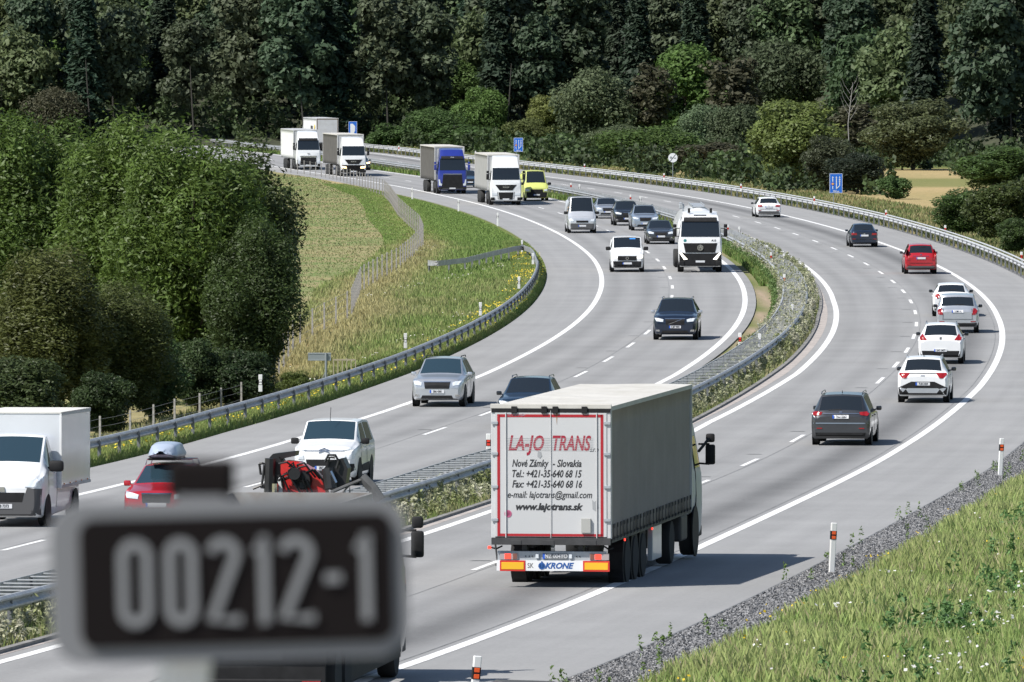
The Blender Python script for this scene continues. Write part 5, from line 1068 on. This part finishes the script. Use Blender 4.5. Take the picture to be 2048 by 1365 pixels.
for i, (x, y) in enumerate([(1044, 511.5), (995.4, 453), (917, 423.6), (824.5, 399), (714, 372)]):
    delineator(back(x, y), f'thin white post with a black top on the left verge, {ORD[4 - i]} from the left', .95, WHR, GD)
# ---------------------------------------------------------------- signs
SB = mat('sign_blue', (.015, .13, .55), .4); SW = mat('sign_white', (.75, .77, .78), .4); SE = mat('sign_back', (.30, .33, .34), .45, .4)
def sign_post(px0, px1, py0, py1, pfoot, label, kind, Y=None):
    """upright board spanning that part of the view, its foot on the ground beyond the rail"""
    f = back((px0 + px1) / 2, pfoot, 0, True); Y = f.y; a = at(px0, py1, Y); b = at(px1, py0, Y); w = b.x - a.x; h = b.z - a.z; cx, cz = (a.x + b.x) / 2, (a.z + b.z) / 2
    e = empty('road_sign', (cx, Y, f.z)); tag(e, label, 'road sign'); z = cz - f.z
    if kind != 'round':
        bd = MB().box((0, 0, z), (w, .04, h), .01).build('panel', SB, e); fr = MB()
        for s in (1, -1): fr.box((s * (w / 2 - .02), -.022, z), (.025, .006, h - .02)).box((0, -.022, z + s * (h / 2 - .02)), (w - .02, .006, .025))
        fr.build('border', SW, bd)
        for s in ((-.25, .25) if kind == 'two' else (-.3,)): MB().tube([(s * w * .6, .05, -.3), (s * w * .6, .05, z + h * .45)], .035, 8).build('pole', SE, e)
    if kind == 'lanes':
        X = lambda u: (u - .5) * w; Zz = lambda v: z + (.5 - v) * h; ar = MB()
        def bar(u0, v0, u1, v1, t=.055):
            A = Vector((X(u0), -.025, Zz(v0))); B_ = Vector((X(u1), -.025, Zz(v1))); d = (B_ - A).normalized(); n = Vector((d.z, 0, -d.x)) * t * w * .5; ar.poly([A - n, B_ - n, B_ + n, A + n], (0, -.006, 0))
        def head(u, v, k=.07): ar.poly([(X(u - k), -.025, Zz(v + .05)), (X(u + k), -.025, Zz(v + .05)), (X(u), -.025, Zz(v - .02))], (0, -.006, 0))
        bar(.25, .80, .25, .64); bar(.25, .42, .25, .22); head(.25, .16); bar(.53, .80, .53, .22); head(.53, .16); bar(.53, .78, .78, .62); bar(.78, .64, .78, .45); head(.78, .36); head(.78, .26); head(.78, .16)
        for v_ in (.30, .40): ar.poly([(X(.74), -.025, Zz(v_ + .04)), (X(.82), -.025, Zz(v_ + .04)), (X(.82), -.025, Zz(v_)), (X(.74), -.025, Zz(v_))], (0, -.006, 0))
        ar.build('arrow', SW, bd)
        MB().lathe([(.10, -.03), (.10, -.036), (.07, -.036), (.07, -.03)], 'y', 18, (X(.25), 0, Zz(.53))).build('ring', mat('sign_red', (.6, .05, .04), .4), bd); MB().lathe([(.07, -.028), (.07, -.034), (.01, -.034)], 'y', 14, (X(.25), 0, Zz(.53))).box((X(.25), -.038, Zz(.53)), (.09, .006, .035)).build('truck_mark', mat('sign_yellow', (.7, .55, .15), .4), bd)
        me = text_mesh('250 m', .17 * h / 1.45 * 1.1, off=.003, ext=.003); me.transform(Matrix(((1, 0, 0), (0, 0, -1), (0, 1, 0))).to_4x4()); me.transform(Matrix.Translation((0, -.028, Zz(.91)))); link('lettering', me, SW, bd)
    if kind == 'parking':
        wh = MB().poly([(-.28 * w, -.024, z - .36 * h), (.10 * w, -.024, z - .36 * h), (.27 * w, -.024, z - .15 * h), (.27 * w, -.024, z + .18 * h), (.0 * w, -.024, z + .34 * h), (-.28 * w, -.024, z + .34 * h)], (0, -.006, 0)).build('white_field', SW, bd)
    if kind == 'round':
        MB().lathe([(w / 2, 0), (w / 2, -.03), (.01, -.03)], 'y', 24, (0, 0, z)).build('panel', SW, e); k = MB()
        k.box((0, -.036, z), (.05, .008, w * .98), rot=Matrix.Rotation(0, 3, 'Y')); bmesh.ops.rotate(k.bm, verts=k.bm.verts, cent=(0, 0, z), matrix=Matrix.Rotation(math.radians(38), 3, 'Y'))
        k.build('slash', INK, e); MB().box((-.17, -.034, z), (.2, .008, .13), .003).box((.18, -.034, z - .03), (.22, .008, .09), .003).box((-.17, -.034, z + .1), (.1, .008, .05)).build('car_symbol', SE, e); MB().tube([(0, .03, -.3), (0, .03, z + .2)], .03, 8).build('pole', SE, e)
    return e
sign_post(1659, 1685, 347.5, 386.7, 420, 'large blue lane sign with white arrows behind the outer rail at right', 'lanes')
sign_post(1027.6, 1046, 276, 304, 338, 'small distant blue lane sign with white arrows above the white lorry', 'lanes')
sign_post(697, 714, 243.4, 272, 305, 'blue sign with a white letter field beside the departing white trailer', 'parking')
sign_post(1336.5, 1355, 306.5, 325.5, 377, 'round white end-of-overtaking sign on a thin pole', 'round')
# small boards
p = back(652, 770, 0, True); a = at(616, 722, p.y); b_ = at(662, 706, p.y); e = empty('number_board', (p.x, p.y, p.z)); tag(e, 'small board seen from behind on a pole over the left guardrail', 'road sign')
MB().box(((a.x + b_.x) / 2 - p.x, 0, (a.z + b_.z) / 2 - p.z), (b_.x - a.x, .03, b_.z - a.z), .005).build('panel', SE, e); fr = MB(); hw_ = (b_.x - a.x) / 2; cx_ = (a.x + b_.x) / 2 - p.x; cz_ = (a.z + b_.z) / 2 - p.z
fr.box((cx_, -.02, cz_ + .13), (2 * hw_, .02, .025)).box((cx_, -.02, cz_ - .13), (2 * hw_, .02, .025)).build('rib', GALV, e); MB().tube([(0, -.06, -.3), (0, -.06, cz_ + .15)], .045, 8).tube([(0, -.05, .55), (-.22, .2, .0)], .025, 6).build('pole', SE, e)
p = back(689, 762, 0, True); e = empty('wooden_railing', p); tag(e, 'short weathered railing on the bank beside the small board', 'railing'); w_ = 44 / FOC * p.y; h_ = at(689, 720, p.y).z - p.z
mb = MB(); mb.box((0, 0, h_), (w_, .06, .06))
for i in range(6): mb.box((-w_ / 2 + w_ * i / 5, 0, h_ / 2), (.04, .05, h_ * (1.18 if i == 3 else 1)))
mb.build('rails', mat('pale_wood', (.36, .32, .22), .9), e)
p = back(1591, 588, 0); e = empty('kilometre_plate', p); tag(e, 'small dark kilometre plate on a stub pole in the median weeds', 'road sign'); z = at(1591, 563, p.y).z - p.z
q = MB().box((0, 0, z), (.55, .03, .26), .01).build('panel', SE, e); MB().tube([(0, .03, -.1), (0, .03, z)], .03, 6).build('pole', SE, e); me = text_mesh('212', .2, ext=.002, off=.004); me.transform(Matrix(((1, 0, 0), (0, 0, -1), (0, 1, 0))).to_4x4()); me.transform(Matrix.Translation((0, -.018, z))); link('lettering', me, SW, q)
# concrete inlet at the bottom edge
p = back(1070, 1470); e = empty('drain_inlet', p, (0, 0, .18)); tag(e, 'dark angular drain cover peeping over the bottom edge beside the gravel', 'drain')
MB().poly([(-1.5, 0, 0), (-1.35, 0, .35), (-.4, 0, .78), (.5, 0, .74), (.85, 0, .45), (.95, 0, 0)], (0, 1.1, 0)).build('hood', mat('dark_concrete', (.06, .06, .06), .8, noise=[(3, .3)]), e); MB().box((1.25, .5, .1), (.7, 1.0, .5), .03).build('wing', mat('dark_concrete', (0, 0, 0)), e)
for i in range(4): MB().box((-.75 + i * .4, -.03, .3), (.04, .05, .5)).build('rib', GALV, e)

# ---------------------------------------------------------------- blurred number plate close to the camera
D_ = 3.0 * K; c = at(461, 1161, D_); e = empty('bridge_marker', (at(390, 1166, D_).x, D_ + .03, HC - 1.75)); tag(e, 'blurred grey framed black plate reading 00212-1 close to the camera', 'number plate'); o = e.location
FRM = mat('marker_frame', (.175, .178, .185), .6); BKP = mat('marker_black', (.010, .008, .008), .9, spec=.1); DIG = mat('marker_digit', (.20, .204, .21), .7)
def rrect(w, h, r_, n=6):
    out = []
    for cx, cz, a0 in ((w / 2 - r_, h / 2 - r_, 0), (-w / 2 + r_, h / 2 - r_, 90), (-w / 2 + r_, -h / 2 + r_, 180), (w / 2 - r_, -h / 2 + r_, 270)):
        for k in range(n + 1): a = math.radians(a0 + 90 * k / n); out.append((cx + r_ * math.cos(a), cz + r_ * math.sin(a)))
    return out
TILT = Matrix.Rotation(math.radians(-1.2), 3, 'Y') @ Matrix.Rotation(math.radians(7), 3, 'Z')
def slab(name, w, h, r_, y, th, m, parent, dx=0, dz=0):
    pts = [TILT @ Vector((x + dx, y, z + dz)) + (c - o) for x, z in rrect(w, h, r_)]; return MB().poly(pts, TILT @ Vector((0, th, 0))).build(name, m, parent)
pl = slab('frame', .231, .1035, .021, 0, .012, FRM, e); bk = slab('panel', .203, .083, .010, -.003, .004, BKP, e, .004)
PXM = D_ / FOC; SW_ = .0062
def ribbon(m_, pts, w, closed=False):
    n = len(pts); L_, R_ = [], []
    for i in range(n):
        a_ = Vector(pts[(i - 1) % n] if closed or i > 0 else pts[i]); b2 = Vector(pts[(i + 1) % n] if closed or i < n - 1 else pts[i]); d = (b2 - a_).normalized(); nn = Vector((-d.y, d.x)) * w / 2; q = Vector(pts[i]); L_.append(q + nn); R_.append(q - nn)
    def vv(q, y): return m_.bm.verts.new(TILT @ Vector((q.x, y, q.y)) + (c - o))
    F_ = [(vv(l, -.0056), vv(r_, -.0056), vv(l, -.0044), vv(r_, -.0044)) for l, r_ in zip(L_, R_)]; rg = range(n if closed else n - 1)
    for i in rg:
        A, B_ = F_[i], F_[(i + 1) % n]; m_.bm.faces.new((A[0], A[1], B_[1], B_[0])); m_.bm.faces.new((A[2], B_[2], B_[3], A[3])); m_.bm.faces.new((A[0], B_[0], B_[2], A[2])); m_.bm.faces.new((A[1], A[3], B_[3], B_[1]))
def arc(cx_, cz_, rx, rz, a0, a1, n=10): return [(cx_ + rx * math.cos(math.radians(a0 + (a1 - a0) * k / n)), cz_ + rz * math.sin(math.radians(a0 + (a1 - a0) * k / n))) for k in range(n + 1)]
ZH = .0505 / 2
for ch, x0, x1 in (('0', 240, 308), ('0', 334, 398), ('2', 418, 486), ('1', 508, 543), ('2', 562, 634), ('-', 652, 692), ('1', 712, 749)):
    xa, xb = ((x0 - 467) * PXM + SW_ / 2, (x1 - 467) * PXM - SW_ / 2); xm, rx = (xa + xb) / 2, (xb - xa) / 2; m_ = MB()
    if ch == '0': ribbon(m_, arc(xm, ZH - rx, rx, rx, 0, 180) + arc(xm, -ZH + rx, rx, rx, 180, 360), SW_, True)
    if ch == '1': ribbon(m_, [(xb, -ZH - SW_ / 2), (xb, ZH + SW_ / 2)], SW_); ribbon(m_, [(xb, ZH), (xa, ZH - .008)], SW_ * .9)
    if ch == '2': ribbon(m_, arc(xm, ZH - rx, rx, rx, 170, -25) + [(xa, -ZH), (xb + SW_ / 2, -ZH)], SW_)
    if ch == '-': ribbon(m_, [(xa - .002, 0), (xb + .002, 0)], SW_)
    m_.build('digit', DIG, bk)
pt = at(403, 958, D_ + .035); pb_ = at(365, 1345, D_ + .035)
MB().box(tuple(pt - o), (.043, .03, .025), .004).build('cap', BKP, e)
dr = (pb_ - pt).normalized(); foot = pt + dr * ((HC - 1.70 - pt.z) / dr.z)
MB().tube([pt - o + Vector((0, .004, -.012)), foot - o], .017, 12).build('pole', PWH, e)
MB().box(tuple(at(403, 1010, D_ + .02) - o), (.03, .012, .012)).build('bracket', FRM, e)
dk = MB().box((0, 2.5, HC - 2.1), (26, 7.4, .7)).build('bridge_deck', mat('bridge_concrete', (.35, .34, .33), .9, noise=[(1, .15)])); tag(dk, kind='structure')

# ---------------------------------------------------------------- grass, weeds and flowers (stuff)
BLADE = mat('grass_blade', (.1, .15, .04), .6, spec=.3, trans=.25, vcol=True)
def blades(name, X, Y, h, w, cols, label, lean=.5, seed=1, m=None, group=None):
    rng = np.random.default_rng(seed); n = len(X); Z = zg(X, Y) - .07; a = rng.random(n) * 6.283; dx, dy = np.cos(a), np.sin(a); la = rng.random(n) * 6.283; l = lean * h * rng.random(n)
    px_, py_ = np.cos(la) * l, np.sin(la) * l; w = w * .5
    p0 = np.stack([X - dx * w, Y - dy * w, Z], 1); p1 = np.stack([X + dx * w, Y + dy * w, Z], 1); p2 = np.stack([X + dx * w * .7 + px_ * .35, Y + dy * w * .7 + py_ * .35, Z + h * .6], 1); p3 = np.stack([X - dx * w * .3 + px_, Y - dy * w * .3 + py_, Z + h], 1)
    V = np.stack([p0, p1, p2, p3], 1).reshape(-1, 3); F = np.arange(4 * n).reshape(-1, 4); o = link(name, np_mesh(name, V, F, np.repeat(cols, 4, 0)), m or BLADE); tag(o, label, 'grass' if 'grass' in name else 'plants', kind='stuff'); return o
def band(n, ya, yb, la, lb, rng, pw=1.0):
    Y = K * (ya + (yb - ya) * rng.random(n) ** pw); t = rng.random(n); lat = la(Y) * (1 - t) + lb(Y) * t; x, y = P(Y, lat); return x, y, lat
def fbm(X, Y, s, seed=0):
    v = 0; 
    for k in range(4): f = s * 2 ** k; v = v + np.sin(X * f * 1.3 + Y * f * .7 + seed + k * 1.7 + 1.5 * np.sin(Y * f * .9 - X * f * .5 + seed)) / 2 ** k
    return v / 1.9
def mixc(t, A, B): t = np.clip(t, 0, 1)[:, None]; return np.array(A) * (1 - t) + np.array(B) * t
rng = np.random.default_rng(5)
# foreground verge
X, Y, l = band(700000, 62, 215, lambda y: R4(y) + 1.15, lambda y: R4(y) + 20, rng); vis = (X / Y * FOC + CX < 2500) & ((l - R4(Y)) > 1.15 + .45 * (rng.random(len(X))) + .25 * fbm(X, Y, .8)); X, Y, l = X[vis], Y[vis], l[vis]; n = len(X)
f1 = fbm(X, Y, .35); f2 = fbm(X, Y, 1.1, 3); h = (.16 + .22 * rng.random(n)) * (1 + .45 * f1) * smooth(1.0, 3.0, l - R4(Y) + .8); cols = mixc(.5 + .45 * f1 + .25 * rng.normal(size=n), (.24, .35, .10), (.38, .42, .17)); dry = rng.random(n) < np.clip(.12 + .25 * f2, 0, 1); cols[dry] = (.42, .38, .22); cols *= rng.uniform(.7, 1.2, (n, 1))
blades('verge_grass', X, Y, np.maximum(h, .07), .013 + .012 * rng.random(n), cols, 'tall wild grass covering the near right verge', seed=2)
def flowers(name, X, Y, h, s, col, label, seed):
    r2 = np.random.default_rng(seed); n = len(X); C = np.stack([X, Y, zg(X, Y) + h], 1); V, F = quads(C, np.array([[0, -.5, 1.]]) + r2.normal(size=(n, 3)) * .4, r2.normal(size=(n, 3)), s, 1.1); o = link(name, np_mesh(name, V, F, np.tile(col, (len(V), 1)) * np.repeat(r2.uniform(.7, 1.1, (n, 1)), 4, 0)), BLADE); tag(o, label, 'flowers', kind='stuff')
X, Y, l = band(30000, 66, 160, lambda y: R4(y) + 2.2, lambda y: R4(y) + 18, rng); k = fbm(X, Y, .5, 9) + .35 * rng.normal(size=len(X)) > .95; flowers('white_flowers', X[k], Y[k], .30 + .15 * rng.random(k.sum()), .035 + .05 * rng.random(k.sum()), (.75, .74, .72), 'patches of small white umbels in the near verge', 3)
X, Y, l = band(16000, 66, 160, lambda y: R4(y) + 1.3, lambda y: R4(y) + 14, rng); k = fbm(X, Y, .6, 4) + .3 * rng.normal(size=len(X)) > 1.0; flowers('yellow_flowers', X[k], Y[k], .22 + .15 * rng.random(k.sum()), .03 + .04 * rng.random(k.sum()), (.70, .50, .03), 'small yellow flowers dotted along the near verge', 4)
# darker herb clumps in the verge
def herbs(name, X, Y, hh, rr, per, ls, cols, label, seed, el=2.2):
    r2 = np.random.default_rng(seed); n = len(X) * per; i = np.repeat(np.arange(len(X)), per); t = r2.random(n); a = r2.random(n) * 6.283; rad = rr[i] * (.25 + .75 * r2.random(n)) * (1 - .55 * t)
    C = np.stack([X[i] + np.cos(a) * rad, Y[i] + np.sin(a) * rad, zg(X[i], Y[i]) + hh[i] * t * (.9 + .2 * r2.random(n))], 1); V, F = quads(C, r2.normal(size=(n, 3)) + np.array([0, -.2, .6]), r2.normal(size=(n, 3)), ls * (.6 + .8 * r2.random(n)), el)
    o = link(name, np_mesh(name, V, F, np.repeat(cols[i] * r2.uniform(.65, 1.3, (n, 1)), 4, 0)), BLADE); tag(o, label, 'plants', kind='stuff')
X, Y, l = band(2600, 64, 190, lambda y: R4(y) + 1.6, lambda y: R4(y) + 18, rng); k = fbm(X, Y, .45, 2) > .35; X, Y = X[k], Y[k]; n = len(X); herbs('verge_herbs', X, Y, .25 + .35 * rng.random(n), .12 + .2 * rng.random(n), 40, .06, np.tile((.10, .19, .06), (n, 1)), 'darker leafy herbs scattered through the near verge', 6)
# stray weeds on the tarmac edge
X, Y, l = band(70, 72, 190, lambda y: R4(y) - .05, lambda y: R4(y) + 1.2, rng); n = len(X); herbs('edge_weeds', X, Y, .12 + .3 * rng.random(n), .05 + .08 * rng.random(n), 30, .035, np.tile((.12, .19, .05), (n, 1)), 'stray weeds growing in the gravel along the tarmac edge', 7)
X, Y, l = band(150000, 62, 235, lambda y: R4(y) + .06, lambda y: R4(y) + 1.4, rng); r2 = np.random.default_rng(40); n = len(X); X0, Y0 = X, Y
C = np.stack([X, Y, zr(Y) + .0 + .02 * r2.random(n)], 1); V, F = quads(C, r2.normal(size=(n, 3)) * .8 + np.array([0, 0, .7]), r2.normal(size=(n, 3)), .022 + .03 * r2.random(n), 1.2); g_ = np.repeat(.17 + .15 * r2.random((n, 1)) ** 1.7, 4, 0) * np.array([[1, 1, 1.02]])
tag(link('gravel_stones', np_mesh('gravel_stones', V, F, g_), mat('gravel_stone', (.2, .2, .2), .9, vcol=True)), 'grey crushed stone beside the tarmac at the right verge', 'gravel', kind='stuff')
# left verge and bank
fade = lambda Y: np.clip(Y / K / 150, 1, 3)
X, Y, l = band(150000, 104, 300, lambda y: L0(y) - 1.9, lambda y: L0(y) - .02, rng, 1.2); n = len(X); f1 = fbm(X, Y, .5, 5); cols = mixc(.45 + .4 * f1 + .25 * rng.normal(size=n), (.16, .25, .06), (.33, .34, .12)); cols *= rng.uniform(.7, 1.2, (n, 1)); blades('shoulder_grass', X, Y, (.12 + .26 * rng.random(n)) * smooth(-.0, .5, L0(Y) - l + .12), (.03 + .02 * rng.random(n)) * fade(Y), cols, 'grass strip under the left guardrail', seed=8)
X, Y, l = band(240000, 140, 425, lambda y: fence_lat(y) - 2.5, lambda y: L0(y) - .4, rng, 1.35); n = len(X)
Q = Y / K; tanw = np.exp(-((l - fence_lat(Y)) / 2.0) ** 2) + .36 * smooth(285, 225, Q) + .3 * fbm(X, Y, .22, 8); green = smooth(290, 320, Q) * .8; cols = mixc(tanw - green + .2 * rng.normal(size=n), (.18, .27, .07), (.38, .35, .17)); cols *= rng.uniform(.75, 1.2, (n, 1)); blades('bank_grass', X, Y, (.10 + .20 * rng.random(n)) * (1 + .4 * fbm(X, Y, .3)) * (1.25 - .85 * smooth(290, 320, Q)), (.022 + .018 * rng.random(n)) * fade(Y), cols, 'dry straw and green grass on the bank between the rail and the fence', seed=9)
X, Y, l = band(3200, 112, 280, lambda y: L0(y) - 1.9, lambda y: L0(y) - .2, rng); k = fbm(X, Y, .7, 1) > .2; flowers('roadside_flowers', X[k], Y[k], .3 + .12 * rng.random(k.sum()), .05 + .05 * rng.random(k.sum()), (.75, .58, .05), 'yellow flowers under the left guardrail', 10)
X, Y, l = band(5000, 150, 290, lambda y: fence_lat(y), lambda y: L0(y) - 1.5, rng); k = (fbm(X, Y, .4, 6) > .6) & (rng.random(len(X)) < .4); flowers('bank_flowers', X[k], Y[k], .35 + .12 * rng.random(k.sum()), .05 + .04 * rng.random(k.sum()), (.6, .58, .48), 'pale seed heads on the bank left of the road', 11)
# field stubble
X, Y, l = band(90000, 190, 455, lambda y: fence_lat(y) - 24, lambda y: fence_lat(y) - 1, rng, 1.2); k = X > -34; X, Y, l = X[k], Y[k], l[k]; n = len(X); f1 = fbm(X, Y, .16, 7); cols = mixc(.5 + .6 * f1 + .3 * rng.normal(size=n), (.17, .25, .08), (.32, .29, .15)); blades('field_stubble', X, Y, .05 + .06 * rng.random(n), (.03 + .02 * rng.random(n)) * fade(Y), cols, 'patchy green and brown stubble of the sloping field', seed=12)
# median weeds
def mlo(y): return np.where((y > 172 * K) & (y < 292 * K), M1(y) - .25, M1(y) - .1)
X, Y, l = band(6800, 64, 330, mlo, lambda y: R0(y) - .3, rng, 1.0); Q = Y / K; dens = .45 + .5 * smooth(180, 205, Q) * smooth(330, 300, Q) + .3 * smooth(150, 120, Q) + .25 * fbm(X, Y, .5); k = rng.random(len(X)) < dens; X, Y, l = X[k], Y[k], l[k]; n = len(X); Q = Y / K
sil = .5 + .5 * fbm(X, Y, .25, 2); cols = mixc(sil + .25 * rng.normal(size=n), (.22, .25, .10), (.44, .43, .33)); hh = (.35 + .5 * rng.random(n)) * (.75 + .35 * smooth(185, 205, Q) * smooth(300, 280, Q)) * (1 - .35 * smooth(M2(Y) - .1, R0(Y), l)) * np.where((l < M2(Y)) & ((Q < 182) | (Q > 300)), .85, 1.0)
herbs('median_weeds', X, Y, hh, .10 + .14 * rng.random(n), 46, .055, cols, 'silvery grey green weeds growing along the median', 13)
X, Y, l = band(90000, 64, 560, lambda y: M1(y) - .6, lambda y: R0(y) - .15, rng, 1.3); n = len(X); cols = mixc(.5 + .4 * fbm(X, Y, .4, 9) + .3 * rng.normal(size=n), (.13, .2, .05), (.33, .30, .16)); blades('median_grass', X, Y, .1 + .25 * rng.random(n), (.03 + .02 * rng.random(n)) * fade(Y), cols, 'low grass in the median strip', seed=14)
X, Y, l = band(26000, 250, 560, lambda y: L4(y) + .4, lambda y: M1(y) - .1, rng, 1.2); n = len(X); cols = mixc(.3 + .3 * rng.normal(size=n), (.10, .19, .04), (.25, .27, .1)); blades('median_edge_grass', X, Y, .15 + .3 * rng.random(n), (.04 + .02 * rng.random(n)) * fade(Y), cols, 'green grass left of the median rail', seed=15)
X, Y, l = band(1500, 175, 300, lambda y: L4(y) + .9, lambda y: M1(y) + .2, rng); n = len(X); herbs('median_edge_weeds', X, Y, .2 + .35 * rng.random(n), .1 + .15 * rng.random(n), 40, .06, np.tile((.12, .19, .06), (n, 1)), 'green weeds on the bare soil side of the median', 16)
def under(n, ya, yb, xa, xb, seed, lm=12.5):
    r2 = np.random.default_rng(seed); Y = K * (ya + (yb - ya) * r2.random(n)); X = xa + (xb - xa) * r2.random(n); X = X * Y / K / 450; l = lateral(X, Y); k = (l > lm) & ~((X > 34) & (X < 43) & (Y < 468 * K)); return X[k], Y[k]
X, Y = under(3600, 395, 660, -62, 62, 21); n = len(X); herbs('undergrowth', X, Y, .8 + 2.0 * rng.random(n), .8 + 1.2 * rng.random(n), 60, .38, np.clip(np.array([[.045, .07, .025]]) * rng.uniform(.5, 1.5, (n, 1)), 0, 1), 'dark scrub filling the foot of the wood behind the outer guardrail', 22, 1.5)
X, Y = under(3000, 577, 700, -75, 20, 23, -90); n = len(X); herbs('undergrowth', X, Y, 2.0 + 2.5 * rng.random(n), 1.2 + 1.2 * rng.random(n), 70, .45, np.clip(np.array([[.05, .075, .03]]) * rng.uniform(.5, 1.5, (n, 1)), 0, 1), 'green scrub at the foot of the wood on the left behind the lorries', 24, 1.5)
# right side beyond the outer rail
X, Y, l = band(70000, 250, 560, lambda y: RT(y) + .1, lambda y: RT(y) + 9, rng, 1.2); n = len(X); cols = mixc(.5 + .4 * fbm(X, Y, .3, 3) + .3 * rng.normal(size=n), (.11, .17, .05), (.33, .28, .14)); blades('outer_grass', X, Y, .15 + .35 * rng.random(n), (.05 + .03 * rng.random(n)) * fade(Y), cols, 'rough grass behind the outer guardrail', seed=17)
